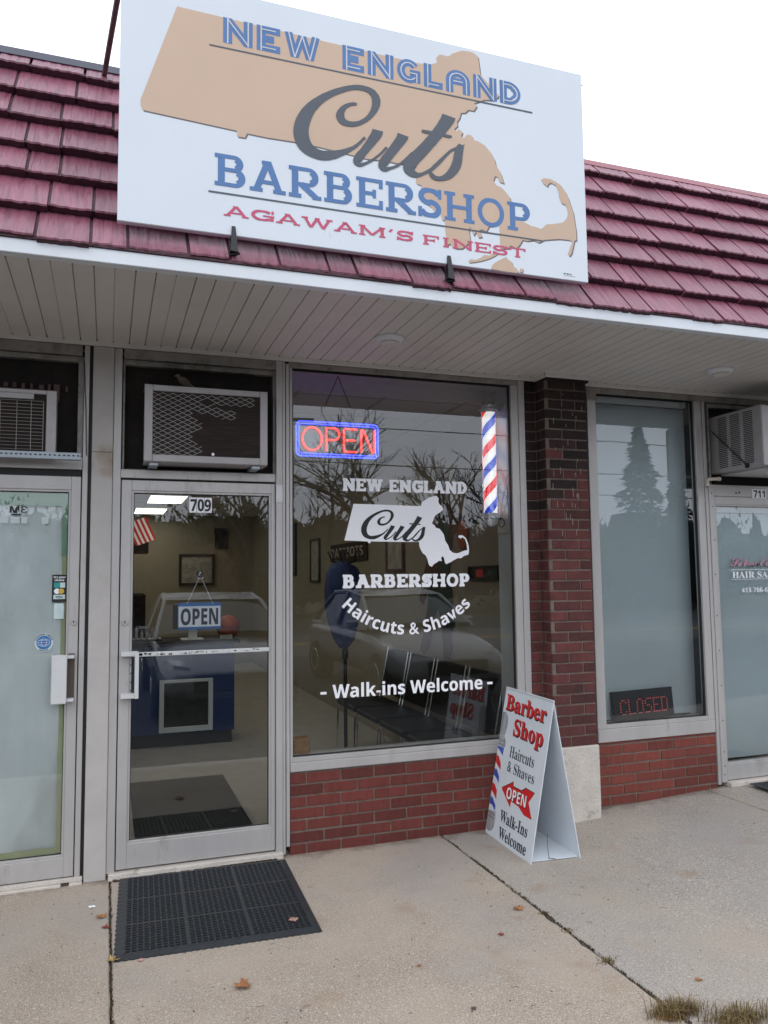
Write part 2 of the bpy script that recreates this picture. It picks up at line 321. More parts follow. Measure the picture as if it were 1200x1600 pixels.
# ------------------------------------------------------------------ lettering
def style(s, kind):
    U = dict(serif=(0x1D400, 0x1D41A, 0x1D7CE), sans=(0x1D5D4, 0x1D5EE, 0x1D7EC), script=(0x1D4D0, 0x1D4EA, 0x1D7CE)).get(kind)
    if not U: return s
    return ''.join(chr(U[0]+ord(c)-65) if 'A' <= c <= 'Z' else chr(U[1]+ord(c)-97) if 'a' <= c <= 'z' else chr(U[2]+ord(c)-48) if '0' <= c <= '9' else c for c in s)
def text_polys(s, kind='sans', off=0.):
    """glyph mesh of a word as (verts2d, faces), cap height 1, left edge at 0"""
    def mesh_of(body):
        cu = bpy.data.curves.new('t', 'FONT'); cu.body = body; cu.size = 1; cu.offset = off; cu.resolution_u = 4
        o = bpy.data.objects.new('t', cu); C.objects.link(o)
        dg = bpy.context.evaluated_depsgraph_get(); dg.update()
        me = bpy.data.meshes.new_from_object(o.evaluated_get(dg), depsgraph=dg)
        v = [(p.co.x, p.co.y) for p in me.vertices]; fs = [tuple(q.vertices) for q in me.polygons]
        bpy.data.objects.remove(o); bpy.data.curves.remove(cu); bpy.data.meshes.remove(me); return v, fs
    hv, _ = mesh_of(style('H', kind)); h = max(p[1] for p in hv)-min(p[1] for p in hv); b0 = min(p[1] for p in hv)
    v, fs = mesh_of(style(s, kind)); x0 = min(p[0] for p in v)
    return [((p[0]-x0)/h, (p[1]-b0)/h) for p in v], fs
def text(mb, s, x0, x1, z0, h, fr, kind='sans', off=0., d=0., warp=None):
    v, fs = text_polys(s, kind, off); wd = max(p[0] for p in v)
    o, u, vv, nn = fr; vs = []
    for p in v:
        a, b = x0+(x1-x0)*p[0]/wd, z0+h*p[1]
        if warp: a, b = warp(a, b-z0)
        vs.append(o+u*a+vv*b+nn*d)
    mb.add(vs, fs); return mb

def arc(cx, cy, rx, ry, a0, a1, n=8): return [(cx+rx*math.cos(R(a0+(a1-a0)*k/n)), cy+ry*math.sin(R(a0+(a1-a0)*k/n))) for k in range(n+1)]
def slab_glyph(ch, w, t, ts, q, sans=False):
    """strokes (centre lines with width) and serif bars of one slab letter in a w x 1 box"""
    st = []; sf = []; e = 0 if sans else q; m = ts/2; x0 = e+t/2; x1 = w-e-t/2
    def foot(x, ov=None):
        if not sans: sf.append((x-t/2-q, 0, x+t/2+q, ts))
    def head(x):
        if not sans: sf.append((x-t/2-q, 1-ts, x+t/2+q, 1))
    V = lambda x, a=0, b=1: st.append(([(x, a), (x, b)], t))
    rr = .26
    def bowl(y0, y1, xr):
        ry = (y1-y0)/2; rx = min(ry, xr-x0); yc = (y0+y1)/2
        st.append(([(x0, y1)]+[(max(p[0], x0), p[1]) for p in arc(xr-rx, yc, rx, ry, 90, -90, 12)]+[(x0, y0)], ts))
        st.append((arc(xr-rx-(t-ts)/2, yc, rx, ry*.86, 62, -62, 8), t))
    if ch in 'BPRD':
        V(x0); sf.append((0, 0, x0, ts)) if not sans else None; sf.append((0, 1-ts, x0, 1)) if not sans else None
        if ch == 'D': bowl(m, 1-m, w-t/2)
        if ch in 'PR': bowl(.44, 1-m, w-t/2-(.03 if ch == 'R' else 0))
        if ch == 'B': bowl(.53, 1-m, w-t/2-.06); bowl(m, .53, w-t/2)
        if ch == 'P': foot(x0)
        if ch == 'R': foot(x0); st.append(([(x0+t*.9, .45), (w-t*.75, m)], t*.95)); sf.append((w-t*1.3, 0, w+q*.2, ts))
    elif ch in 'EFL':
        V(x0); sf.append((0, 0, w if ch in 'EL' else x0+t/2+q, ts)); 
        if ch == 'L': sf.append((0, 1-ts, x0+t/2+q, 1)) if not sans else None
        else: sf.append((0, 1-ts, w, 1)); sf.append((x0, .5-ts/2, w*.74, .5+ts/2))
        if not sans:
            if ch in 'EL': sf.append((w-ts, 0, w, .30))
            if ch in 'EF': sf.append((w-ts, .70, w, 1)); sf.append((w*.74-ts*.9, .36, w*.74, .64))
        if sans and ch == 'F': sf[0] = (x0-t/2, 0, x0+t/2, ts)
    elif ch == 'H': V(x0); V(x1); [foot(x) or head(x) for x in (x0, x1)]; sf.append((x0, .5-ts/2, x1, .5+ts/2))
    elif ch == 'I': V(w/2); foot(w/2); head(w/2)
    elif ch == 'T': V(w/2); foot(w/2); sf.append((0, 1-ts, w, 1)); sf.append((0, .70, ts, 1)) ; sf.append((w-ts, .70, w, 1))
    elif ch == 'N':
        V(x0); V(x1); st.append(([(x0, 1-t*.2), (x1, t*.2)], t*1.05)); foot(x0)
        if not sans: sf.append((0, 1-ts, x0, 1)); head(x1)
    elif ch == 'A':
        if sans: st.append(([(t/2, 0), (t/2, .45)]+arc(w/2, 1-t/2-.32, w/2-t/2, .32, 180, 0, 12)+[(w-t/2, 0)], t)); sf.append((t/2, .36, w-t/2, .36+ts))
        else:
            st.append(([(x0*.9, 0), (w/2, 1)], t)); st.append(([(w-x0*.9, 0), (w/2, 1)], t)); sf.append((w*.3, .26, w*.7, .26+ts)); foot(x0*.95); foot(w-x0*.95); sf.append((w/2-t*.9, 1-ts, w/2+t*.5, 1))
    elif ch == 'W':
        a = [(t/2+q*.5, 1), (w*.29, 0), (w/2, .92), (w*.71, 0), (w-t/2-q*.5, 1)]
        for i in range(4): st.append(([a[i], a[i+1]], t*.92))
        if not sans: head(a[0][0]); head(a[4][0]); sf.append((w/2-t*.7, 1-ts*.9, w/2+t*.7, 1))
    elif ch == 'M':
        V(x0); V(x1); st.append(([(x0, .97), (w/2, .12)], t*.85)); st.append(([(x1, .97), (w/2, .12)], t*.85)); foot(x0); foot(x1); head(x0); head(x1)
    elif ch == 'O': st.append((arc(w/2, .5, w/2-t/2, .5-ts/2, 0, 360, 32), (t+ts)/2*1.0))
    elif ch == 'S':
        c = arc(w/2, .745, w/2-t/2, .255-m, 18, 270, 14)+arc(w/2, .26+m*0, w/2-t/2, .26-m+.0, 90, -162, 14)
        c = arc(w/2, 1-m-.225, w/2-t/2, .225, 15, 262, 12)+arc(w/2, m+.235, w/2-t/2, .235, 82, -165, 12)
        st.append((c, t*.92))
        if not sans: sf.append((w-ts*1.0, .66, w, 1)); sf.append((0, 0, ts*1.0, .34))
    elif ch == 'G':
        st.append((arc(w/2, .5, w/2-t/2, .5-ts/2, 38, 322, 24), t))
        if sans: st.append(([(w*.55, .44), (w-t/2, .44), (w-t/2, .06)], t))
        else: sf.append((w*.52, .40, w+q*.4, .40+ts)); st.append(([(w-t/2, .45), (w-t/2, .05)], t)); sf.append((w-ts, .68, w, 1))
    elif ch == "'": st.append(([(w*.65, 1), (w*.3, .68)], t*.8))
    return st, sf
WID = dict(A=1.05, B=.92, R=.98, E=.86, S=.80, H=1.05, O=1.0, P=.88, G=.98, W=1.35, M=1.25, F=.82, I=.50, N=1.05, T=.88, D=.95, L=.80)
WID["'"] = .35
def slab_word(mb, word, x0, x1, z0, h, fr, t=.2, ts=.14, q=.07, gap=.09, sans=False, d=0, only=None, kern=1.0):
    ws = [WID.get(c, .5)*kern*(.9 if sans else 1) if c != ' ' else .45 for c in word]
    tot = sum(ws)+gap*(len(word)-1); k = (x1-x0)/(tot*h); x = x0
    o, u, v, nn = fr
    for ch, w_ in zip(word, ws):
        if ch != ' ':
            st, sf = slab_glyph(ch, w_, t, ts, q, sans)
            if only is not None:
                st = [(p, only) for p, _ in st]; sf2 = [([((a+(ts/2 if c-a > ts*1.5 else (c-a)/2)), (b+d_)/2), ((c-(ts/2 if c-a > ts*1.5 else (c-a)/2)), (b+d_)/2)], only) for a, b, c, d_ in sf]; st += sf2; sf = []
            j = 0
            T = lambda p, dd: o+u*(x+p[0]*k*h)+v*(z0+p[1]*h)+nn*(d+dd)
            for pts, wd in st:
                dd = j*.00012; j += 1
                P2 = [Vector(p) for p in pts]; P2 = [p for i, p in enumerate(P2) if i == 0 or (p-P2[i-1]).length > 1e-5]; L_, R_ = [], []; n = len(P2)
                if n < 2: continue
                closed = (P2[0]-P2[-1]).length < 1e-6
                for i in range(n):
                    a = P2[i-1] if i else (P2[-2] if closed else None); b = P2[i+1] if i < n-1 else (P2[1] if closed else None)
                    d1 = (P2[i]-a).normalized() if a is not None and (P2[i]-a).length > 1e-6 else None; d2 = (b-P2[i]).normalized() if b is not None and (b-P2[i]).length > 1e-6 else None
                    d1 = d1 or d2; d2 = d2 or d1
                    n1 = Vector((-d1.y, d1.x)); n2 = Vector((-d2.y, d2.x)); mm = (n1+n2)
                    if mm.length < .3: mm = n1
                    mm.normalize(); sc = min(1.6, 1/max(.5, mm.dot(n1)))
                    L_.append(P2[i]+mm*wd/2*sc); R_.append(P2[i]-mm*wd/2*sc)
                # clip to the letter box so that diagonals end level with the line
                cl = lambda p: (p.x, min(1., max(0., p.y)))
                vs = [T(cl(p), dd) for p in L_]+[T(cl(p), dd) for p in R_]
                mb.add(vs, [(i, i+1, n+i+1, n+i) for i in range(n-1)])
            for (a, b, c, d_) in sf:
                dd = j*.00012; j += 1
                mb.add([T(p, dd) for p in ((a, b), (c, b), (c, d_), (a, d_))], [(0, 1, 2, 3)])
        x += (w_+gap)*k*h
    return mb
def ribbons(mb, data, fr, d):
    o, u, v, nn = fr
    for j, (L_, R_) in enumerate(data):
        n = len(L_); vs = [o+u*(p[0]/1000)+v*(p[1]/1000)+nn*(d+j*.0002) for p in L_+R_]
        mb.add(vs, [(i, i+1, n+i+1, n+i) for i in range(n-1)])
    return mb
mm = lambda pts: [(p[0]/1000, p[1]/1000) for p in pts]
M['brick_deep'] = mat('deep_red_brick', (.15, .031, .024), .72, 0, .2, 10, .7, 160, island=.28, stretch=(3, 3, .8), dirt=((.05, .02, .02), 5, .58, .5))  # slightly darker brick tone for the shop window wall
MAP_SIGN=[(253,4174),(103,3706),(102,3681),(111,3658),(522,3639),(524,3612),(559,3613),(569,3635),(659,3632),(789,3635),(902,3631),(1007,3624),(1145,3613),(1222,3619),(1299,3618),(1360,3623),(1399,3575),(1398,3531),(1426,3525),(1427,3449),(1476,3423),(1509,3385),(1521,3419),(1534,3366),(1549,3366),(1551,3314),(1558,3250),(1552,3236),(1575,3250),(1587,3234),(1610,3229),(1639,3233),(1663,3253),(1687,3278),(1680,3327),(1685,3355),(1705,3308),(1720,3332),(1731,3301),(1753,3309),(1736,3340),(1754,3348),(1777,3340),(1793,3370),(1814,3374),(1827,3396),(1851,3388),(1852,3351),(1854,3261),(1896,3267),(1915,3286),(1946,3274),(1965,3295),(1984,3324),(2009,3322),(2047,3332),(2078,3322),(2110,3341),(2200,3359),(2264,3362),(2280,3353),(2249,3282),(2261,3273),(2275,3294),(2293,3360),(2306,3368),(2306,3420),(2300,3454),(2293,3512),(2281,3545),(2266,3590),(2248,3622),(2223,3653),(2191,3669),(2159,3678),(2121,3677),(2101,3663),(2114,3647),(2139,3634),(2146,3650),(2161,3659),(2190,3648),(2206,3615),(2210,3581),(2220,3557),(2245,3551),(2255,3530),(2260,3501),(2249,3476),(2229,3453),(2177,3437),(2125,3427),(2106,3406),(2089,3398),(2068,3404),(2036,3405),(1999,3420),(1950,3421),(1927,3480),(1916,3541),(1887,3571),(1869,3585),(1842,3592),(1823,3614),(1834,3641),(1848,3638),(1857,3615),(1884,3610),(1870,3653),(1859,3674),(1841,3696),(1833,3727),(1812,3763),(1798,3777),(1777,3796),(1765,3800),(1741,3810),(1717,3811),(1706,3834),(1682,3836),(1664,3812),(1646,3818),(1656,3842),(1635,3855),(1617,3835),(1609,3850),(1629,3871),(1626,3891),(1642,3916),(1649,3943),(1673,3949),(1691,3968),(1721,3968),(1740,3997),(1724,4009),(1746,4021),(1783,4040),(1832,4047),(1860,4067),(1867,4080),(1846,4096),(1764,4172),(1757,4228),(1752,4267),(1728,4282),(1698,4282),(1668,4280),(1632,4264),(1608,4250),(1584,4230),(1563,4231),(1537,4230),(1519,4210),(1522,4183),(1489,4168),(1431,4159),(1262,4159),(1043,4162)]
MAP_ISLES=[[(1797,3148),(1809,3172),(1834,3192),(1858,3206),(1885,3221),(1901,3206),(1919,3197),(1924,3178),(1943,3169),(1957,3151),(1948,3145),(1869,3144)],[(1673,3172),(1685,3184),(1714,3184),(1744,3199),(1762,3216),(1789,3216),(1811,3230),(1837,3231),(1822,3218),(1798,3204),(1768,3191),(1738,3180),(1702,3170),(1678,3165)],[(1960,3152),(1965,3171),(1982,3171),(1979,3152)],[(1644,3849),(1656,3859),(1664,3849),(1652,3842)],[(1670,3822),(1684,3831),(1693,3818),(1681,3807)]]
MAP_WINDOW=[(1443,2066),(1651,2064),(1864,2060),(1897,2061),(1905,2087),(1928,2101),(1957,2118),(1983,2125),(2007,2129),(2022,2113),(2019,2093),(2027,2074),(2044,2061),(2051,2041),(2033,2024),(2015,2014),(1997,2001),(1986,1987),(1980,1968),(1971,1948),(1989,1939),(1999,1921),(2024,1916),(2041,1896),(2055,1874),(2063,1837),(2082,1811),(2093,1778),(2114,1761),(2143,1756),(2165,1761),(2182,1769),(2201,1774),(2220,1778),(2215,1818),(2203,1851),(2184,1861),(2175,1853),(2164,1856),(2155,1867),(2164,1875),(2189,1873),(2213,1854),(2227,1818),(2232,1778),(2227,1748),(2193,1739),(2175,1725),(2149,1725),(2120,1712),(2098,1699),(2065,1686),(2057,1700),(2052,1726),(2042,1739),(2032,1726),(2037,1706),(2017,1709),(1999,1696),(1980,1687),(1966,1670),(1949,1678),(1941,1694),(1936,1720),(1922,1746),(1905,1756),(1892,1778),(1881,1804),(1881,1830),(1757,1829),(1553,1831),(1551,1820),(1540,1820),(1532,1831),(1382,1837)]
SCRIPT_SIGN=[([(1098,3883),(1096,3883),(1094,3884),(1090,3885),(1087,3885),(1082,3885),(1078,3885),(1073,3884),(1068,3882),(1063,3880),(1058,3878),(1052,3876),(1047,3873),(1041,3870),(1036,3867),(1031,3863),(1025,3859),(1020,3854),(1015,3849),(1010,3843),(1006,3837),(1001,3831),(997,3824),(994,3816),(992,3808),(991,3800),(993,3793),(995,3786),(998,3780),(1002,3775),(1006,3770),(1011,3766),(1016,3763),(1022,3761),(1028,3759),(1035,3758),(1041,3758),(1048,3758),(1054,3758),(1062,3759),(1069,3760),(1076,3761),(1083,3763),(1089,3765),(1096,3768),(1103,3771),(1110,3774),(1117,3778),(1123,3782),(1130,3787),(1137,3792),(1144,3797),(1151,3803),(1158,3810),(1165,3816),(1171,3823),(1177,3830),(1183,3837),(1189,3845),(1195,3853),(1200,3861),(1204,3870),(1208,3878),(1212,3887),(1215,3896),(1216,3905),(1217,3914),(1217,3923),(1215,3931),(1212,3939),(1209,3946),(1204,3952),(1200,3957),(1195,3962),(1190,3967),(1184,3970),(1177,3973),(1171,3975),(1163,3977),(1156,3979),(1147,3979),(1139,3980),(1130,3980),(1121,3980),(1113,3979),(1104,3978),(1096,3977),(1088,3975),(1080,3973),(1072,3970),(1064,3968),(1056,3965),(1048,3962),(1040,3959),(1032,3956),(1024,3952),(1015,3948),(1007,3944),(997,3940),(988,3935),(978,3930),(968,3924),(958,3918),(949,3912),(939,3906),(929,3900),(919,3893),(909,3885),(899,3877),(889,3869),(879,3861),(869,3852),(859,3842),(850,3833),(841,3822),(832,3811),(824,3800),(817,3789),(811,3777),(805,3766),(800,3756),(796,3745),(792,3734),(789,3723),(787,3713),(785,3702),(784,3692),(784,3682),(785,3672),(786,3662),(788,3653),(791,3645),(794,3637),(797,3629),(801,3622),(805,3615),(810,3609),(815,3603),(821,3598),(827,3593),(834,3589),(840,3585),(848,3582),(855,3579),(863,3576),(871,3574),(880,3572),(888,3571),(897,3569),(906,3568),(915,3568),(923,3568),(932,3569),(940,3570),(949,3572),(957,3574),(966,3577),(975,3581),(985,3585),(995,3590),(1004,3595),(1013,3601),(1022,3606),(1030,3611),(1038,3616),(1046,3622),(1053,3627),(1060,3632),(1067,3638),(1074,3643),(1080,3648),(1086,3653),(1092,3659),(1098,3664),(1104,3671),(1111,3678),(1118,3686),(1125,3695),(1132,3703),(1138,3710),(1141,3715)],[(1095,3872),(1093,3871),(1091,3871),(1088,3871),(1085,3870),(1082,3869),(1079,3868),(1075,3867),(1071,3865),(1067,3864),(1062,3861),(1058,3859),(1055,3856),(1051,3853),(1048,3850),(1044,3846),(1042,3842),(1039,3838),(1037,3835),(1036,3830),(1034,3826),(1033,3821),(1033,3817),(1033,3814),(1033,3812),(1033,3810),(1033,3808),(1033,3805),(1033,3803),(1034,3800),(1035,3798),(1036,3796),(1037,3794),(1040,3792),(1043,3790),(1046,3788),(1050,3787),(1054,3786),(1059,3786),(1064,3786),(1070,3786),(1076,3787),(1081,3788),(1086,3790),(1092,3791),(1097,3793),(1103,3796),(1108,3798),(1114,3802),(1119,3806),(1125,3810),(1131,3815),(1137,3820),(1142,3826),(1147,3831),(1151,3837),(1156,3844),(1159,3851),(1163,3858),(1166,3864),(1168,3871),(1170,3877),(1172,3884),(1173,3890),(1174,3896),(1174,3901),(1174,3906),(1174,3910),(1174,3915),(1174,3919),(1173,3924),(1171,3928),(1170,3932),(1168,3936),(1166,3939),(1163,3942),(1160,3945),(1156,3948),(1151,3950),(1146,3951),(1139,3952),(1132,3953),(1124,3953),(1117,3953),(1109,3953),(1102,3952),(1095,3951),(1088,3949),(1081,3948),(1074,3946),(1067,3943),(1060,3940),(1053,3937),(1046,3934),(1039,3930),(1032,3926),(1024,3922),(1015,3917),(1007,3912),(998,3907),(989,3902),(981,3896),(972,3890),(964,3883),(956,3877),(947,3870),(939,3863),(931,3855),(924,3847),(917,3839),(909,3830),(902,3820),(896,3811),(890,3802),(885,3793),(881,3785),(877,3776),(873,3767),(870,3758),(867,3749),(864,3741),(862,3733),(861,3726),(859,3720),(858,3714),(858,3707),(857,3702),(857,3697),(857,3692),(858,3686),(858,3681),(859,3676),(860,3670),(861,3666),(862,3661),(863,3657),(865,3653),(867,3649),(869,3645),(871,3641),(874,3637),(876,3634),(880,3630),(883,3627),(887,3624),(892,3622),(898,3620),(904,3618),(911,3617),(917,3616),(924,3615),(929,3615),(935,3616),(941,3617),(947,3618),(954,3619),(961,3620),(968,3622),(977,3624),(986,3627),(995,3629),(1004,3632),(1013,3635),(1021,3638),(1028,3641),(1036,3645),(1044,3648),(1051,3652),(1058,3656),(1064,3659),(1071,3663),(1077,3667),(1082,3672),(1088,3676),(1094,3681),(1100,3688),(1107,3695),(1115,3704),(1121,3712),(1127,3718),(1131,3723)]),([(1174,3769),(1173,3766),(1172,3762),(1172,3760),(1171,3758),(1171,3756),(1170,3753),(1167,3748),(1164,3741),(1159,3733),(1154,3724),(1149,3716),(1145,3708),(1140,3699),(1135,3691),(1129,3683),(1124,3675),(1119,3667),(1115,3660),(1110,3654),(1106,3649),(1102,3644),(1097,3639),(1093,3634),(1089,3628),(1086,3623),(1083,3618),(1080,3612),(1077,3606),(1075,3598),(1075,3590),(1077,3583),(1080,3577),(1085,3573),(1091,3570),(1097,3567),(1103,3567),(1110,3567),(1116,3569),(1121,3572),(1126,3574),(1132,3577),(1137,3580),(1143,3584),(1149,3588),(1156,3592),(1162,3597),(1169,3601),(1175,3606),(1182,3612),(1188,3617),(1194,3623),(1201,3629),(1207,3635),(1214,3641),(1220,3649),(1228,3657),(1235,3665),(1242,3673),(1248,3680),(1252,3685)],[(1230,3765),(1229,3764),(1228,3761),(1227,3756),(1225,3750),(1222,3742),(1218,3734),(1213,3726),(1207,3718),(1201,3710),(1195,3702),(1189,3694),(1183,3686),(1177,3678),(1170,3670),(1164,3662),(1158,3654),(1152,3646),(1147,3639),(1142,3633),(1138,3627),(1134,3621),(1131,3616),(1129,3612),(1126,3609),(1124,3605),(1122,3601),(1120,3598),(1120,3596),(1119,3596),(1118,3597),(1117,3598),(1116,3596),(1114,3594),(1113,3592),(1112,3590),(1111,3588),(1112,3587),(1114,3587),(1118,3588),(1122,3589),(1127,3591),(1132,3593),(1138,3596),(1144,3599),(1150,3603),(1156,3607),(1162,3612),(1169,3616),(1175,3621),(1181,3626),(1187,3632),(1193,3637),(1199,3643),(1205,3649),(1212,3656),(1219,3664),(1226,3673),(1233,3681),(1238,3688),(1243,3692)]),([(1304,3773),(1303,3770),(1303,3766),(1302,3764),(1302,3761),(1301,3758),(1299,3755),(1297,3750),(1294,3744),(1289,3737),(1284,3729),(1279,3721),(1274,3713),(1269,3706),(1264,3697),(1258,3689),(1252,3681),(1247,3673),(1242,3666),(1237,3660),(1233,3654),(1228,3648),(1224,3643),(1220,3637),(1216,3630),(1213,3624),(1209,3619),(1207,3612),(1204,3605),(1202,3598),(1202,3589),(1204,3582),(1208,3576),(1212,3571),(1218,3567),(1225,3565),(1232,3564),(1239,3565),(1245,3567),(1251,3570),(1256,3573),(1261,3576),(1267,3579),(1272,3582),(1278,3585),(1285,3589),(1292,3592),(1299,3596),(1306,3601),(1312,3606),(1319,3612),(1326,3617),(1332,3624),(1339,3630),(1345,3636),(1352,3644),(1360,3652),(1367,3661),(1374,3669),(1380,3676),(1385,3681)],[(1363,3762),(1362,3760),(1360,3758),(1358,3753),(1356,3747),(1352,3741),(1347,3734),(1343,3727),(1337,3720),(1332,3712),(1326,3705),(1320,3697),(1314,3690),(1309,3682),(1303,3674),(1297,3666),(1291,3658),(1285,3650),(1280,3643),(1275,3636),(1271,3630),(1267,3624),(1263,3619),(1261,3615),(1258,3611),(1256,3607),(1253,3603),(1252,3599),(1250,3597),(1250,3596),(1249,3597),(1248,3597),(1246,3596),(1245,3594),(1243,3592),(1242,3591),(1241,3589),(1241,3588),(1243,3588),(1247,3588),(1252,3589),(1257,3591),(1263,3593),(1268,3595),(1275,3597),(1281,3600),(1287,3604),(1293,3607),(1299,3611),(1305,3616),(1312,3621),(1318,3626),(1324,3632),(1330,3638),(1337,3645),(1343,3652),(1351,3660),(1358,3668),(1365,3676),(1371,3683),(1375,3688)]),([(1545,3918),(1544,3915),(1543,3911),(1542,3908),(1541,3905),(1540,3902),(1538,3897),(1534,3890),(1529,3881),(1523,3871),(1517,3860),(1510,3849),(1503,3839),(1495,3828),(1488,3817),(1479,3806),(1471,3795),(1463,3784),(1454,3774),(1446,3763),(1438,3753),(1430,3743),(1421,3733),(1413,3724),(1405,3715),(1398,3707),(1390,3699),(1382,3691),(1374,3682),(1366,3673),(1358,3664),(1351,3655),(1345,3646),(1340,3637),(1335,3627),(1331,3616),(1330,3604),(1332,3592),(1337,3582),(1343,3575),(1350,3570),(1357,3566),(1364,3563),(1372,3561),(1379,3560),(1386,3560),(1393,3560),(1400,3561),(1406,3562),(1412,3564),(1418,3567),(1423,3570),(1429,3573),(1434,3576),(1439,3580),(1445,3583),(1452,3587),(1458,3591),(1466,3595),(1473,3600),(1480,3605),(1488,3611),(1495,3618),(1502,3624),(1509,3631),(1515,3638),(1522,3645),(1529,3653),(1535,3661),(1542,3668),(1548,3676),(1555,3684),(1561,3691),(1567,3699),(1573,3706),(1579,3712),(1585,3719),(1591,3725),(1599,3731),(1609,3739),(1621,3747),(1634,3755),(1647,3763),(1658,3770),(1665,3775)],[(1618,3906),(1617,3904),(1615,3901),(1613,3896),(1610,3888),(1605,3880),(1600,3871),(1593,3862),(1586,3852),(1578,3842),(1570,3831),(1562,3820),(1553,3809),(1545,3799),(1536,3787),(1527,3776),(1518,3765),(1510,3753),(1501,3742),(1492,3732),(1484,3721),(1475,3710),(1467,3700),(1459,3690),(1451,3680),(1442,3670),(1434,3661),(1426,3652),(1420,3645),(1414,3638),(1410,3632),(1406,3626),(1403,3621),(1401,3616),(1400,3612),(1399,3611),(1399,3611),(1397,3612),(1395,3611),(1393,3608),(1392,3604),(1392,3600),(1392,3597),(1392,3594),(1394,3592),(1397,3590),(1400,3589),(1404,3587),(1407,3587),(1411,3586),(1414,3587),(1418,3588),(1422,3589),(1427,3591),(1433,3594),(1439,3597),(1445,3601),(1451,3605),(1457,3609),(1464,3614),(1470,3619),(1476,3624),(1482,3630),(1488,3637),(1494,3644),(1501,3651),(1508,3658),(1514,3665),(1521,3672),(1528,3679),(1535,3687),(1542,3694),(1549,3701),(1555,3708),(1562,3715),(1568,3721),(1575,3728),(1583,3735),(1592,3742),(1604,3749),(1617,3756),(1631,3763),(1644,3769),(1656,3774),(1664,3778)]),([(1430,3802),(1431,3802),(1433,3801),(1435,3800),(1439,3798),(1443,3798),(1447,3797),(1453,3797),(1459,3797),(1466,3798),(1473,3799),(1480,3799),(1487,3800),(1495,3800),(1503,3800),(1511,3800),(1520,3800),(1528,3800),(1536,3800),(1543,3800),(1550,3799),(1557,3798),(1564,3798),(1570,3797),(1575,3797),(1580,3797),(1584,3798),(1588,3799),(1591,3800),(1593,3801),(1595,3801)],[(1434,3814),(1436,3814),(1438,3814),(1441,3814),(1444,3814),(1447,3814),(1451,3814),(1456,3814),(1462,3815),(1468,3815),(1475,3815),(1482,3815),(1490,3815),(1498,3815),(1506,3815),(1514,3814),(1523,3814),(1531,3814),(1539,3814),(1547,3813),(1554,3813),(1561,3813),(1568,3813),(1574,3813),(1579,3812),(1583,3812),(1586,3812),(1589,3812),(1592,3811),(1594,3811),(1595,3811)]),([(1635,3777),(1633,3775),(1630,3772),(1626,3768),(1622,3764),(1618,3758),(1614,3752),(1612,3746),(1610,3740),(1609,3734),(1608,3729),(1607,3724),(1605,3718),(1604,3712),(1603,3705),(1601,3698),(1600,3692),(1599,3687),(1597,3681),(1595,3676),(1593,3670),(1591,3664),(1589,3658),(1586,3653),(1584,3648),(1581,3643),(1577,3637),(1573,3631),(1569,3625),(1565,3619),(1561,3614),(1557,3610),(1552,3605),(1547,3600),(1542,3596),(1536,3592),(1531,3589),(1526,3588),(1521,3586),(1516,3586),(1512,3586),(1507,3586),(1504,3587),(1501,3588),(1498,3589),(1496,3591),(1493,3593),(1491,3595),(1488,3597),(1487,3598),(1485,3600),(1482,3602),(1481,3604),(1479,3606),(1478,3607)],[(1661,3767),(1660,3764),(1659,3760),(1659,3756),(1658,3751),(1658,3748),(1657,3745),(1657,3742),(1656,3739),(1656,3735),(1655,3730),(1654,3725),(1653,3719),(1652,3714),(1652,3708),(1651,3701),(1650,3694),(1649,3686),(1647,3678),(1645,3670),(1643,3662),(1640,3654),(1637,3646),(1632,3638),(1627,3629),(1621,3621),(1615,3614),(1608,3606),(1601,3599),(1593,3592),(1585,3586),(1576,3581),(1568,3577),(1559,3573),(1551,3570),(1543,3568),(1535,3566),(1527,3564),(1520,3563),(1513,3563),(1506,3563),(1500,3564),(1494,3565),(1488,3567),(1483,3569),(1479,3572),(1476,3576),(1473,3579),(1471,3582),(1469,3586),(1468,3591),(1468,3595),(1468,3598),(1468,3601),(1468,3603)])]
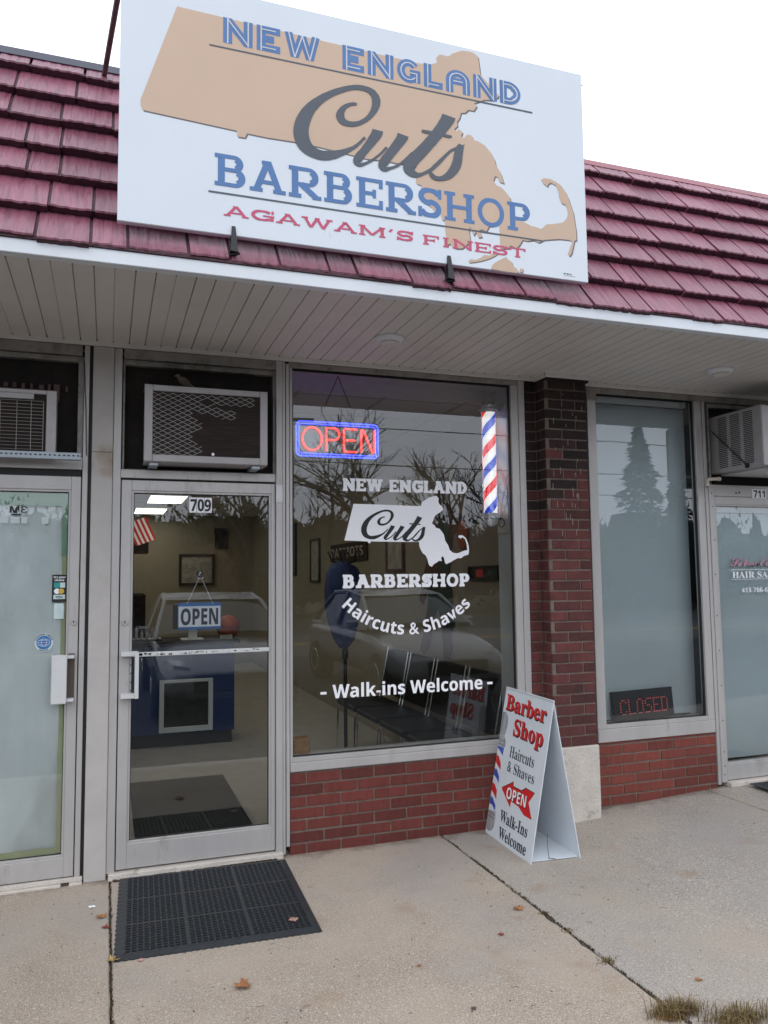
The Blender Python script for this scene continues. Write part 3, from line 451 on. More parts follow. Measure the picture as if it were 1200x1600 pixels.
SCRIPT_WINDOW=[([(1650,1989),(1649,1989),(1647,1990),(1644,1990),(1640,1990),(1637,1989),(1633,1988),(1629,1987),(1625,1985),(1621,1983),(1617,1981),(1613,1978),(1609,1975),(1605,1971),(1602,1967),(1599,1962),(1597,1957),(1597,1952),(1599,1947),(1601,1942),(1605,1938),(1609,1935),(1613,1933),(1618,1932),(1623,1931),(1628,1931),(1633,1931),(1639,1932),(1644,1933),(1649,1934),(1654,1936),(1659,1938),(1664,1941),(1669,1944),(1674,1947),(1679,1951),(1684,1956),(1689,1960),(1694,1965),(1698,1970),(1701,1975),(1705,1981),(1707,1987),(1709,1993),(1710,1999),(1709,2005),(1707,2011),(1705,2016),(1701,2020),(1697,2024),(1693,2027),(1688,2029),(1683,2031),(1677,2032),(1670,2033),(1664,2033),(1657,2033),(1651,2033),(1645,2032),(1639,2031),(1633,2029),(1627,2028),(1621,2026),(1615,2024),(1609,2021),(1602,2019),(1595,2016),(1587,2012),(1580,2009),(1572,2005),(1565,2001),(1557,1996),(1550,1991),(1542,1986),(1534,1980),(1527,1974),(1520,1967),(1513,1960),(1508,1952),(1503,1944),(1499,1937),(1496,1930),(1493,1922),(1491,1915),(1491,1908),(1491,1900),(1491,1893),(1493,1887),(1495,1880),(1498,1875),(1501,1869),(1505,1865),(1510,1860),(1515,1857),(1520,1853),(1526,1851),(1532,1849),(1538,1847),(1545,1845),(1552,1844),(1559,1844),(1565,1844),(1572,1844),(1578,1845),(1585,1847),(1592,1850),(1599,1853),(1606,1856),(1613,1860),(1619,1863),(1625,1867),(1630,1870),(1635,1874),(1640,1877),(1645,1881),(1649,1885),(1654,1889),(1659,1894),(1664,1900),(1669,1905),(1672,1909)],[(1650,1984),(1648,1983),(1646,1983),(1644,1983),(1642,1982),(1639,1981),(1636,1980),(1632,1979),(1630,1977),(1627,1975),(1624,1972),(1622,1970),(1620,1967),(1619,1964),(1618,1960),(1618,1957),(1618,1955),(1618,1954),(1618,1953),(1618,1951),(1618,1950),(1619,1948),(1621,1947),(1623,1946),(1626,1945),(1629,1944),(1633,1944),(1637,1944),(1641,1945),(1646,1945),(1650,1947),(1654,1948),(1658,1950),(1662,1953),(1667,1956),(1671,1960),(1675,1964),(1678,1968),(1681,1973),(1684,1978),(1686,1982),(1687,1987),(1688,1991),(1689,1995),(1689,1999),(1689,2002),(1689,2005),(1688,2008),(1687,2011),(1686,2013),(1684,2015),(1681,2017),(1678,2019),(1674,2020),(1669,2021),(1663,2021),(1657,2021),(1652,2021),(1647,2020),(1641,2019),(1636,2018),(1631,2016),(1626,2014),(1620,2012),(1614,2009),(1608,2006),(1601,2002),(1595,1999),(1588,1995),(1582,1991),(1575,1986),(1569,1981),(1563,1976),(1558,1970),(1552,1963),(1547,1957),(1543,1950),(1540,1944),(1537,1938),(1534,1931),(1532,1925),(1530,1920),(1529,1915),(1528,1910),(1528,1906),(1528,1902),(1528,1899),(1528,1895),(1529,1891),(1530,1888),(1531,1886),(1532,1883),(1533,1880),(1535,1878),(1537,1875),(1539,1873),(1542,1871),(1546,1869),(1551,1867),(1556,1866),(1560,1866),(1565,1866),(1569,1866),(1574,1867),(1580,1868),(1586,1869),(1593,1870),(1600,1872),(1607,1874),(1613,1876),(1619,1878),(1624,1880),(1630,1883),(1635,1885),(1639,1888),(1644,1891),(1648,1894),(1653,1899),(1659,1904),(1664,1910),(1667,1913)]),([(1688,1935),(1688,1933),(1688,1931),(1687,1930),(1686,1927),(1684,1923),(1681,1918),(1677,1912),(1674,1906),(1670,1901),(1666,1895),(1662,1889),(1659,1884),(1655,1880),(1652,1877),(1649,1874),(1646,1870),(1643,1866),(1641,1863),(1639,1858),(1639,1853),(1641,1848),(1644,1844),(1649,1841),(1654,1840),(1658,1840),(1662,1842),(1666,1844),(1671,1846),(1675,1848),(1680,1851),(1685,1854),(1689,1857),(1694,1861),(1699,1865),(1704,1869),(1708,1873),(1714,1878),(1719,1884),(1724,1889),(1727,1893)],[(1716,1929),(1716,1928),(1715,1925),(1713,1920),(1710,1915),(1707,1910),(1702,1905),(1698,1899),(1693,1894),(1689,1888),(1684,1883),(1679,1878),(1675,1873),(1672,1868),(1669,1864),(1667,1861),(1665,1858),(1663,1856),(1662,1853),(1661,1852),(1661,1853),(1660,1853),(1658,1852),(1657,1851),(1656,1850),(1657,1849),(1660,1849),(1663,1850),(1667,1852),(1672,1854),(1676,1856),(1681,1859),(1686,1862),(1690,1865),(1695,1869),(1699,1873),(1704,1877),(1709,1882),(1714,1888),(1719,1893),(1722,1897)]),([(1753,1934),(1752,1932),(1752,1930),(1752,1928),(1751,1925),(1748,1922),(1745,1917),(1742,1912),(1738,1906),(1734,1901),(1730,1895),(1726,1890),(1722,1885),(1719,1881),(1715,1877),(1712,1873),(1709,1869),(1707,1865),(1705,1861),(1703,1856),(1703,1850),(1704,1845),(1708,1841),(1713,1838),(1718,1837),(1723,1837),(1727,1839),(1731,1841),(1735,1843),(1739,1845),(1744,1847),(1749,1850),(1754,1853),(1759,1856),(1764,1860),(1768,1864),(1773,1868),(1778,1874),(1784,1879),(1789,1885),(1792,1888)],[(1782,1925),(1781,1924),(1779,1921),(1777,1917),(1774,1913),(1771,1908),(1767,1903),(1762,1898),(1758,1893),(1754,1888),(1749,1882),(1745,1877),(1741,1872),(1738,1867),(1735,1863),(1732,1860),(1730,1857),(1729,1854),(1727,1852),(1726,1850),(1726,1850),(1725,1851),(1723,1850),(1722,1849),(1721,1848),(1722,1848),(1724,1848),(1728,1848),(1732,1849),(1736,1851),(1741,1853),(1746,1855),(1750,1858),(1755,1861),(1759,1864),(1764,1868),(1769,1873),(1774,1878),(1779,1883),(1784,1888),(1787,1892)]),([(1869,1996),(1869,1994),(1868,1992),(1867,1989),(1866,1986),(1863,1981),(1859,1974),(1854,1967),(1849,1960),(1844,1953),(1838,1945),(1832,1938),(1826,1931),(1820,1924),(1814,1917),(1808,1911),(1802,1905),(1796,1899),(1790,1894),(1784,1888),(1779,1882),(1774,1876),(1770,1870),(1767,1864),(1766,1855),(1768,1847),(1772,1841),(1778,1837),(1783,1835),(1789,1833),(1794,1832),(1799,1832),(1804,1833),(1808,1835),(1812,1836),(1815,1838),(1819,1841),(1824,1843),(1829,1845),(1834,1848),(1839,1852),(1844,1856),(1849,1860),(1854,1865),(1859,1869),(1864,1874),(1868,1880),(1873,1885),(1878,1890),(1882,1895),(1886,1899),(1890,1903),(1895,1908),(1903,1913),(1912,1918),(1921,1923),(1927,1926)],[(1904,1985),(1903,1984),(1901,1980),(1899,1976),(1895,1970),(1891,1964),(1886,1958),(1880,1950),(1874,1943),(1868,1936),(1861,1929),(1855,1921),(1849,1914),(1843,1907),(1837,1900),(1831,1893),(1825,1886),(1819,1880),(1813,1874),(1808,1869),(1805,1864),(1802,1860),(1800,1856),(1800,1854),(1799,1854),(1798,1854),(1796,1853),(1795,1851),(1795,1849),(1796,1847),(1797,1846),(1800,1845),(1803,1844),(1805,1844),(1808,1845),(1811,1846),(1815,1847),(1820,1850),(1824,1852),(1829,1855),(1833,1858),(1838,1862),(1842,1867),(1847,1871),(1852,1876),(1856,1881),(1861,1885),(1866,1890),(1871,1895),(1876,1900),(1880,1904),(1886,1908),(1892,1913),(1900,1917),(1910,1921),(1919,1925),(1926,1928)]),([(1814,1944),(1816,1943),(1817,1942),(1820,1941),(1823,1941),(1827,1941),(1832,1941),(1837,1941),(1842,1941),(1848,1941),(1854,1941),(1860,1941),(1865,1940),(1871,1940),(1876,1939),(1880,1938),(1884,1938),(1888,1938),(1890,1939),(1892,1939),(1893,1940)],[(1816,1949),(1817,1949),(1819,1949),(1821,1949),(1824,1949),(1828,1949),(1832,1949),(1837,1948),(1843,1948),(1848,1948),(1854,1947),(1860,1947),(1866,1947),(1872,1946),(1877,1946),(1881,1945),(1885,1945),(1888,1945),(1890,1944),(1892,1944),(1893,1944)]),([(1912,1928),(1911,1927),(1908,1925),(1905,1922),(1903,1918),(1901,1914),(1900,1910),(1899,1907),(1898,1903),(1898,1898),(1897,1894),(1896,1890),(1895,1886),(1893,1882),(1892,1878),(1890,1874),(1888,1871),(1886,1867),(1883,1863),(1880,1858),(1877,1855),(1874,1852),(1870,1848),(1866,1846),(1862,1844),(1859,1843),(1855,1842),(1852,1842),(1849,1843),(1847,1844),(1846,1845),(1844,1846),(1842,1847),(1841,1848),(1840,1850),(1838,1851),(1837,1853)],[(1925,1922),(1924,1920),(1924,1917),(1923,1914),(1923,1912),(1923,1909),(1922,1907),(1921,1904),(1921,1900),(1920,1896),(1920,1892),(1919,1886),(1918,1881),(1917,1876),(1915,1870),(1912,1865),(1909,1859),(1905,1854),(1900,1849),(1895,1845),(1889,1841),(1883,1838),(1877,1836),(1871,1834),(1866,1833),(1860,1832),(1855,1832),(1850,1832),(1846,1833),(1842,1835),(1839,1837),(1836,1839),(1834,1842),(1833,1845),(1833,1847),(1833,1850),(1833,1851)])]
BOARD_ART={'arrow':[(128,306),(264,374),(266,348),(367,348),(413,376),(518,373),(467,310),(526,229),(433,229),(363,257),(265,263),(264,226)],'arrow_shade':[(123,309),(263,379),(269,353),(368,354),(413,381),(521,377),(518,372),(368,345),(261,341)],'bulb':[(-25,733),(4,753),(41,758),(67,742),(82,715),(85,677),(75,641),(65,611),(-17,606)],'collar_hi':[(-20,604),(65,610),(89,587),(98,555),(83,543),(-12,545)],'cyl':[(-13,549),(86,548),(91,149),(-11,144)],'collar_lo':[(-15,142),(95,153),(103,112),(-11,97)],'base':[(-11,97),(103,112),(99,64),(77,33),(34,19),(5,29)],'b1':[(-8,542),(84,541),(81,493),(33,515),(-10,526)],'b2':[(-12,397),(31,398),(75,361),(79,324),(45,345),(-12,358)],'b3':[(-20,222),(24,226),(82,188),(85,155),(36,180),(-15,181)],'r1':[(-15,483),(32,479),(70,444),(81,405),(31,425),(-14,439)],'r2':[(-19,309),(33,306),(72,276),(78,225),(32,252),(-17,263)]}
# ================================================================== the setting
XL, XR, ZS = -4.2, 9.5, 2.955
mb = MB()
def gz(x): return 0. if x < 2.5 else min(.05*(x-2.5), .30)     # the walk climbs gently to the right
def slab(mb, xa, xb, ya, yb, n=1, top=gz):
    xs = [xa+(xb-xa)*k/n for k in range(n+1)]; b = .006
    rnd = random.Random(int(xa*100))
    for side in (0, 1): pass
    N = 60; ys = [ya+(yb-ya)*k/N for k in range(N+1)]
    ja = [xa+rnd.uniform(0, .004)+(.010 if rnd.random() < .05 else 0) for _ in ys]; jb = [xb-rnd.uniform(0, .004)-(.010 if rnd.random() < .05 else 0) for _ in ys]
    vs = []; M_ = n+3
    for i, y in enumerate(ys):
        row = [(ja[i], y, top(xa)-.05), (ja[i], y, top(xa)-b)]+[(ja[i]+b+(jb[i]-ja[i]-2*b)*k/n, y, top(xa+(xb-xa)*k/n)) for k in range(n+1)]+[(jb[i], y, top(xb)-b), (jb[i], y, top(xb)-.05)]
        vs += row
    W_ = n+5
    mb.add(vs, [(i*W_+k, i*W_+k+1, (i+1)*W_+k+1, (i+1)*W_+k) for i in range(N) for k in range(W_-1)]+[tuple(range(W_)), tuple(N*W_+k for k in range(W_))])
SW_Y = -2.42
for xa, xb in ((-4.2, -2.0), (-1.99, .038), (.043, 1.990)): slab(mb, xa, xb, SW_Y, .05, 4)
struct('sidewalk', mb, 'concrete'); mb = MB()
for xa, xb in ((1.997, 4.03), (4.037, 6.1), (6.11, 9.5)): slab(mb, xa, xb, SW_Y, .05, 4)
struct('sidewalk', mb, 'concrete_grey')
struct('joint_bed', MB().box(-4.2, 9.5, SW_Y+.01, .04, -.14, -.035), 'soil')
struct('parking_lot', MB().box(-60, 80, -26, SW_Y-.002, -.30, -.13), 'asphalt')
struct('ground', MB().box(-220, 260, -260, 90, -.6, -.302), mat('winter_grass', (.075, .07, .035), .95, 0, .3, .5))
struct('kerb', MB().bbox(-4.2, 9.5, SW_Y-.15, SW_Y-.004, -.13, -.004, .012), 'plinth')

# ================================================================== the building
B = thing('commercial_building', 'single storey brick shop row with burgundy shingle roof and white soffit', 'building', (1.3, 0, 0))
# --- brickwork: every brick its own block over a recessed mortar bed
def bricks(name, x0, x1, z0, z1, y, m, L=.194, H=.0575, j=.010, depth=.03, seed=1, dark_share=None, side=None, course=None, parent=B, skew=0):
    rnd = random.Random(seed); mb = MB(); lo = mb; hi = MB(); c = course or (H+j); row = 0; z = z0
    while z < z1-.012:
        h = min(H, z1-z); x = x0-(0 if row % 2 else L/2+j/2)+skew
        while x < x1-.004:
            a, b = max(x, x0), min(x+L, x1)
            if b-a > .015:
                e = rnd.uniform(-.002, .002); (hi if dark_share and rnd.random() < dark_share(z) else lo).bbox(a, b, y+e, y+depth, z+rnd.uniform(0, .0015), z+h-rnd.uniform(0, .0015), .0025)
            x += L+j
        z += c; row += 1
    o = mb.build(name, m, parent)
    if dark_share: hi.build('near_black_bricks', 'brick_black', o)
    MB().box(x0+.003, x1-.003, y+.006, y+.20, z0-.02, z1-.001).build('mortar_bed', 'mortar', o); return o
bricks('brick_wall', 1.032, 2.735, -.004, .468, .004, 'brick_deep', seed=3, L=.20)
bricks('brick_wall', 3.142, 4.143, .05, .468, .004, 'brick', seed=5, L=.20)
dark_at = lambda z: max(0., min(1., (z-2.0)/.45))  # share of near-black bricks rises towards the top of the pier
pier = bricks('brick_pier', 2.742, 3.065, .497, 2.925, -.12, 'brick_dark', seed=9, L=.20, skew=.03, dark_share=dark_at)
mb = MB(); rs = random.Random(6)
for k in range(34):
    x = rs.uniform(2.78, 3.03); z = rs.uniform(1.9, 2.85); mb.box(x, x+.0018, -.1232, -.1222, z-rs.uniform(.006, .05), z)
mb.build('lime_streak', 'plinth', pier)
# left return of the pier and the strip beside the shop window
def side_bricks():
    rnd = random.Random(4); mb = MB(); z = .497; row = 0; low = mb; top = MB()
    while z < 2.91:
        h = min(.0575, 2.925-z); e = rnd.uniform(0, .002); mb = top if rnd.random() < dark_at(z+.1) else low
        if row % 2: mb.bbox(2.742-.002-e, 2.762, -.108, .0, z, z+h, .0025)
        else: mb.bbox(2.742-.002-e, 2.762, -.108, -.055, z, z+h, .0025); mb.bbox(2.742-e, 2.762, -.045, .0, z, z+h, .0025)
        mb.bbox(2.655+e*2, 2.738, .004, .03, z, z+h, .0025)
        mb.bbox(3.068, 3.140-e*2, .004, .03, z, z+h, .0025); mb.bbox(3.062, 3.067+e, -.108, .0, z, z+h, .001)
        z += .0675; row += 1
    low.build('return_bricks', 'brick_dark', pier); top.build('return_bricks', 'brick_black', pier); MB().box(2.657, 2.745, .012, .2, .47, 2.92).box(2.748, 3.062, -.11, .2, .5, 2.92).box(3.06, 3.139, .012, .2, .47, 2.92).build('mortar_bed', 'mortar', pier)
side_bricks()
MB().bbox(2.728, 3.072, -.135, .06, -.02, .493, .008).build('plinth', 'plinth', pier)
MB().box(2.742, 3.075, -.14, .05, 2.912, 2.952).build('pier_cap', 'board', pier)
# --- soffit of grooved panels, one groove in three shallower
mb = MB(); p = .0866; k0 = int((XL-.0095)/p); x = .0095+k0*p; i = k0
while x < XR:
    g = .006 if i % 3 else .0035; dp = .012 if i % 3 else .005
    mb.add([(x+g/2, -1.165, ZS), (x+p-.003, -1.165, ZS), (x+p-.003, -.004, ZS), (x+g/2, -.004, ZS)], [(0, 1, 2, 3)])
    mb.add([(x-.003, -1.165, ZS), (x-.001, -1.165, ZS+dp), (x-.001, -.004, ZS+dp), (x-.003, -.004, ZS)], [(0, 1, 2, 3)])
    mb.add([(x-.001, -1.165, ZS+dp), (x+g/2-.001, -1.165, ZS+dp), (x+g/2-.001, -.004, ZS+dp), (x-.001, -.004, ZS+dp)], [(0, 1, 2, 3)])
    mb.add([(x+g/2-.001, -1.165, ZS+dp), (x+g/2, -1.165, ZS), (x+g/2, -.004, ZS), (x+g/2-.001, -.004, ZS+dp)], [(0, 1, 2, 3)])
    x += p; i += 1
sf = mb.build('soffit', 'soffit', B)
MB().box(XL, XR, -1.17, .0, ZS+.014, ZS+.03).build('soffit_backing', 'board', sf)
# J-trim along the wall, stepping round the pier, with the little nail notches
mb = MB(); mb.bbox(XL, 2.735, -.022, -.001, 2.928, 2.958, .003).bbox(2.728, 2.742, -.16, -.002, 2.926, 2.957, .002).bbox(2.728, 3.085, -.165, -.145, 2.926, 2.958, .003).bbox(3.075, 3.088, -.16, -.002, 2.926, 2.957, .002).bbox(3.075, XR, -.022, -.001, 2.926, 2.957, .003)
mb.build('wall_trim', 'soffit', sf)
mb = MB(); x = .0095+k0*p
while x < XR:
    if not 2.72 < x < 3.09: mb.box(x-.004, x+.004, -.0235, -.0222, 2.951, 2.957)
    x += p
mb.build('trim_notch', 'black', sf)
fa = MB().bbox(XL, XR, -1.2, -1.182, 2.950, 3.012, .003).bbox(XL, XR, -1.181, -1.150, 2.950, 2.9545, .001).build('fascia', 'fascia', B)
MB().box(XL, XR, -1.18, -1.12, 2.956, 3.02).box(XL, XR, -1.208, -1.17, 3.0125, 3.03).build('drip_edge', 'shingle_edge', fa)
# --- shingled mansard: raised metal tiles in lapping courses
PH = R(60); tS = Vector((0, math.cos(PH), math.sin(PH))); nS = Vector((0, -math.sin(PH), math.cos(PH))); p0 = Vector((0, -1.2+.036-.022, 2.99-.021+.004))
rnd = random.Random(11); mb = MB(); eb = MB(); cs = .222
def sp(x, s, h): return Vector((x, 0, 0))+p0+tS*s+nS*h
for c in range(7):
    s0 = .028+c*cs; s1 = min(s0+cs+.03, 1.50); x = XL-rnd.uniform(0, .2); pat = [.235, .135, .275, .215, .15, .255, .18, .225]; q = (c*3) % 8
    hb = .054; ht = .006 if s1 < 1.5 else .02
    while x < XR:
        wd = pat[q % 8]; q += 1; drop = rnd.choice([0, 0, -.010, .004]); rise = rnd.choice([0, .004, -.003]); g = .007
        xa, xb = x+g, x+wd-g; n = max(6, int(wd/.018)); vs = []
        for k in range(n+1):
            xx = xa+(xb-xa)*k/n; jz = rnd.uniform(-.0035, .0035); wv = .0018*math.sin(k*2.1+c)+rnd.uniform(-.0012, .0012)
            vs += [sp(xx, s0+drop+jz*.6+.004, -.004), sp(xx, s0+drop+jz, hb+rise+wv-.006), sp(xx, s0+drop+jz+.006, hb+rise+wv), sp(xx, s1, ht+wv*.5)]
        fs = [(k*4+a, (k+1)*4+a, (k+1)*4+a+1, k*4+a+1) for k in range(n) for a in (1, 2)]
        eb.add([p for k in range(n+1) for p in vs[k*4:k*4+2]], [(k*2, k*2+2, k*2+3, k*2+1) for k in range(n)])
        fs += [(0, 1, 2, 3), (n*4, n*4+3, n*4+2, n*4+1)]
        mb.add(vs, fs); x += wd
    # the valley strip between tiles: a low double rib under the whole course
    eb.add([sp(XL, s0+.012, -.003), sp(XR, s0+.012, -.003), sp(XR, s0+.012, hb-.014), sp(XL, s0+.012, hb-.014), sp(XL, s1, .000), sp(XR, s1, .000)], [(0, 1, 2, 3), (3, 2, 5, 4)])
rf = mb.build('shingle_roof', 'shingle', B); eb.build('shingle_edge', 'shingle_edge', rf)
MB().add([sp(XL, 1.475, .03), sp(XR, 1.475, .03), sp(XR, 1.475, .012), sp(XL, 1.475, .012), sp(XL, 1.53, .03), sp(XR, 1.53, .03), sp(XL, 1.53, -.12), sp(XR, 1.53, -.12)], [(0, 1, 2, 3), (0, 4, 5, 1), (4, 6, 7, 5)]).build('ridge_cap', 'shingle_cap', rf)
MB().add([sp(XL, 1.470, .034), sp(.9, 1.470, .034), sp(.9, 1.470, .014), sp(XL, 1.470, .014), sp(XL, 1.536, .034), sp(.9, 1.536, .034), sp(XL, 1.536, -.12), sp(.9, 1.536, -.12)], [(0, 1, 2, 3), (0, 4, 5, 1), (4, 6, 7, 5)]).build('ridge_cap', 'cap_dark', rf)
MB().box(XL, XR, -1.13, -.33, ZS+.035, 3.0).box(XL, XR, -.42, 12, 4.15, 4.2).box(XL, XR, 12, 12.2, 0, 4.2).box(XL-.1, XL, -.3, 12.2, 0, 4.2).box(XR, XR+.1, -.3, 12.2, 0, 4.2).build('unseen_roof_deck', 'board', rf)  # unseen roof deck, added to keep sky light out of the interior
# wall above the storefronts, hidden behind the soffit
MB().box(XL, XR, .012, .15, 2.925, 4.15).build('upper_wall', 'board', B)
# --- header rail under the soffit trim
MB().bbox(XL, -.152, -.006, .05, 2.868, 2.926, .002).bbox(.070, .965, -.006, .05, 2.872, 2.926, .002).build('header_rail', 'alu_dirty', B)
MB().bbox(1.026, 2.654, -.006, .05, 2.892, 2.926, .002).bbox(3.142, XR, -.006, .05, 2.882, 2.924, .002).build('header_rail', 'alu_dirty', B)
# --- flat painted post between the two left doors, with the dark gap beside it
po = MB().bbox(-.094, .018, -.012, .06, .0, 2.926, .003).build('post', 'post', B)
MB().box(-.0905, .0145, -.0135, -.0122, 2.322, 2.325).build('seam', 'rubber', po)
MB().box(-.112, -.0945, .008, .06, 0, 2.926).build('gap', 'rubber', po)

def frame_rect(mb, x0, x1, z0, z1, wl, wr, wb, wt, ya, yb, b=.002):
    mb.bbox(x0, x0+wl, ya, yb, z0, z1, b); mb.bbox(x1-wr, x1, ya, yb, z0, z1, b)
    mb.bbox(x0+wl, x1-wr, ya+.001, yb, z0, z0+wb, b); mb.bbox(x0+wl, x1-wr, ya+.001, yb, z1-wt, z1, b); return mb
def pane(x0, x1, z0, z1, y, par, m='glass'):
    return MB().add([(x0, y, z0), (x1, y, z0), (x1, y, z1), (x0, y, z1)], [(0, 1, 2, 3)]).build('pane', m, par)
def lock(x, z, y, par):
    o = MB().lathe([(.018, .0), (.018, -.006), (.0155, -.009), (.011, -.009), (.010, -.006)], (x, y, z), 20, 'y').build('lock', 'alu', par, smooth=False)
    MB().lathe([(.0035, -.006), (.0035, -.0098)], (x, y, z+.003), 10, 'y').box(x-.0012, x+.0012, y-.011, y-.0099, z-.005, z+.005).build('keyhole', 'black_metal', o); return o
def door(x0, x1, z0, z1, gx0, gx1, gz0, gz1, zt):
    """storefront door leaf with jambs; the leaf is the part, glass and fittings its sub-parts"""
    d = frame_rect(MB(), x0, x1, z0, z1, gx0-x0-.012, x1-gx1-.012, gz0-z0-.012, z1-gz1-.012, 0, .045).build('door', 'alu', B)
    frame_rect(MB(), gx0-.012, gx1+.012, gz0-.012, gz1+.012, .012, .012, .012, .012, .007, .04, .0015).build('glazing_bead', 'alu', d)
    return d
# the shop's own door
D = door(.068, .942, .041, 2.172, .135, .907, .184, 2.101, 0); pane(.135, .907, .184, 2.101, .03, D)
frame_rect(MB(), .135, .907, .184, 2.101, .004, .004, .004, .004, .024, .034, .0005).build('gasket', 'rubber', D)
jm = MB(); jm.bbox(.0195, .062, -.004, .06, .028, 2.926, .002).bbox(.945, .985, -.016, .06, .01, 2.926, .003).bbox(.9865, 1.003, -.008, .06, .01, 2.926, .002).bbox(1.008, 1.029, -.004, .06, .05, 2.915, .002)
jm.bbox(.0625, .9445, -.002, .06, 2.184, 2.232, .002).build('door_frame', 'alu', B)
MB().box(.0625, .9445, .02, .06, 2.172, 2.184).box(.062, .068, .02, .05, .03, 2.18).box(.942, .9452, .02, .05, .03, 2.18).box(1.0035, 1.0075, .002, .06, .05, 2.926).build('weather_strip', 'rubber', B)
th = MB().bbox(.03, .985, -.035, .06, -.005, .030, .004).build('threshold', 'plinth', B)
mb = MB(); rr_ = random.Random(3)
for k in range(170):
    x = .06+.90*rr_.random(); mb.lathe([(rr_.uniform(.004, .016), 0), (rr_.uniform(.002, .012), .006)], (x, -.042+rr_.uniform(-.012, .006), .0), 5)
mb.build('threshold_crack', 'soil', th)
MB().box(.942, .9455, .02, .05, .03, .035).build('door_sweep', 'rubber', D)
MB().bbox(.944, .984, -.021, -.0165, 2.06, 2.165, .001).build('hinge', 'alu_white', D)
pb = MB().bbox(.139, .905, -.010, .018, 1.180, 1.203, .003).build('push_bar', 'alu_white', D)
mb = MB()
for k in range(46):
    x = .17+.72*rr_.random()**1.7; mb.box(x, x+rr_.uniform(.002, .02), -.0112, -.0105, 1.184+.014*rr_.random(), 1.186+.015*rr_.random())
mb.build('worn_paint', 'board', pb)
h = MB().bbox(.078, .168, -.052, .0, 1.187, 1.212, .003).bbox(.078, .168, -.052, .0, .958, .983, .003).bbox(.150, .172, -.066, -.042, .958, 1.212, .003).build('handle', 'alu_white', D)
mb = MB()
for k in range(12): z = .99+.19*k/12; mb.add([(.128+.01*(k % 3), -.004, z), (.146, -.004, z+.012), (.146, -.004, z+.018), (.128+.01*(k % 3), -.004, z+.006)], [(0, 1, 2, 3)])
mb.build('pull_label', 'black', D)
lock(.096, 1.372, .0, D)
fr = wall_frame(0)
nb = MB().box(.443, .572, .0262, .0285, 1.995, 2.083).build('house_number', 'vinyl', D)
text(MB(), '709', .449, .567, 2.003, .070, wall_frame(.0262), 'sans', .012, .0012).build('numerals', 'black', nb)
MB().box(.484, .4855, .0252, .0258, 1.995, 2.083).box(.5275, .529, .0252, .0258, 1.995, 2.083).build('tile_gap', 'black', nb)
# --- transom openings
def transom(x0, x1, z0, z1, deep=.06):
    t = MB().box(x0-.03, x1+.03, deep, deep+.02, z0-.02, z1+.04).build('transom_board', 'board', B)
    frame_rect(MB(), x0, x1, z0, z1, .012, .03, .004, .03, .015, deep, .002).build('stop_bead', 'alu_dirty', t); return t
T1 = transom(.067, .962, 2.234, 2.870)
MB().box(.963, .985, -.003, .05, 2.2, 2.926).build('corner_plate', 'alu_dirty', T1)
T0 = transom(-2.6, -.142, 2.297, 2.865)
mb = MB(); mb.box(-.6, -.29, .045, .058, 2.5, 2.67)
for k in range(9): x = -.6+.045*k; mb.bbox(x, x+rr_.uniform(.01, .025), .036, .046, 2.655+rr_.uniform(0, .02), 2.69+rr_.uniform(0, .015), .002)
mb.bbox(-.300, -.268, .02, .05, 2.60, 2.70, .004); mb.build('foam_sealant', 'rust', T0)
T2 = transom(4.212, 6.0, 2.262, 2.878)

# --- the papered door on the left
D0 = door(-1.02, -.146, .040, 2.182, -.953, -.208, .153, 2.096, 0)
pane(-.953, -.208, .153, 2.096, .03, D0)
frame_rect(MB(), -.953, -.208, .153, 2.096, .004, .004, .004, .004, .024, .034, .0005).build('gasket', 'rubber', D0)
MB().bbox(-.1405, -.1125, -.006, .06, .028, 2.926, .002).bbox(-3.0, -.1415, -.004, .06, 2.222, 2.292, .002).bbox(-1.10, -1.026, -.004, .06, .0, 2.222, .002).build('door_frame', 'alu', B)
MB().box(-1.02, -.14, .02, .06, 2.182, 2.222).box(-.146, -.1405, .02, .06, .03, 2.222).build('weather_strip', 'rubber', B)
th = MB().bbox(-1.1, -.205, -.03, .06, -.01, .012, .004).bbox(-.165, -.10, -.03, .06, -.01, .012, .004).bbox(-1.1, -.10, -.012, .06, .012, .034, .003).build('threshold', 'plinth', B)
MB().box(-.206, -.164, -.02, .06, -.012, .008).build('threshold_crack', 'soil', th)
lock(-.170, 1.382, 0, D0)
h = MB().bbox(-.272, -.196, -.075, -.045, .955, 1.212, .003).bbox(-.21, -.160, -.058, .0, .962, .978, .002).bbox(-.21, -.160, -.058, .0, 1.19, 1.206, .002).build('handle', 'alu_white', D0)
MB().box(-.195, -.160, -.008, -.001, .958, 1.214).build('handle_plate', mat('brown_plate', (.09, .065, .055), .5), h)
# stickers on its glass
st = MB().box(-.284, -.209, .0262, .0285, 1.492, 1.641).build('payment_sticker', 'black', D0)
MB().box(-.275, -.243, .0252, .026, 1.570, 1.598).build('card_mark', 'teal', st); MB().box(-.243, -.218, .0252, .026, 1.570, 1.598).build('card_mark', 'paleblue', st)
MB().box(-.276, -.217, .0252, .026, 1.508, 1.532).build('card_mark', 'paleblue', st)
MB().lathe([(.015, .0252), (.015, .026)], (-.259, 0, 1.551), 20, 'y').build('card_mark', 'vinyl', st); MB().lathe([(.015, .0247), (.015, .0251)], (-.237, 0, 1.551), 20, 'y').build('card_mark', 'gold', st)
f2 = wall_frame(.0252)
text(MB(), "It's your", -.277, -.216, 1.622, .011, f2, 'sans', .01).build('lettering', 'vinyl', st); text(MB(), "choice", -.272, -.223, 1.606, .011, f2, 'sans', .01).build('lettering', 'vinyl', st)
text(MB(), "VISA", -.266, -.228, 1.513, .012, wall_frame(.0246), 'sans', .015).build('lettering', 'ink', st)
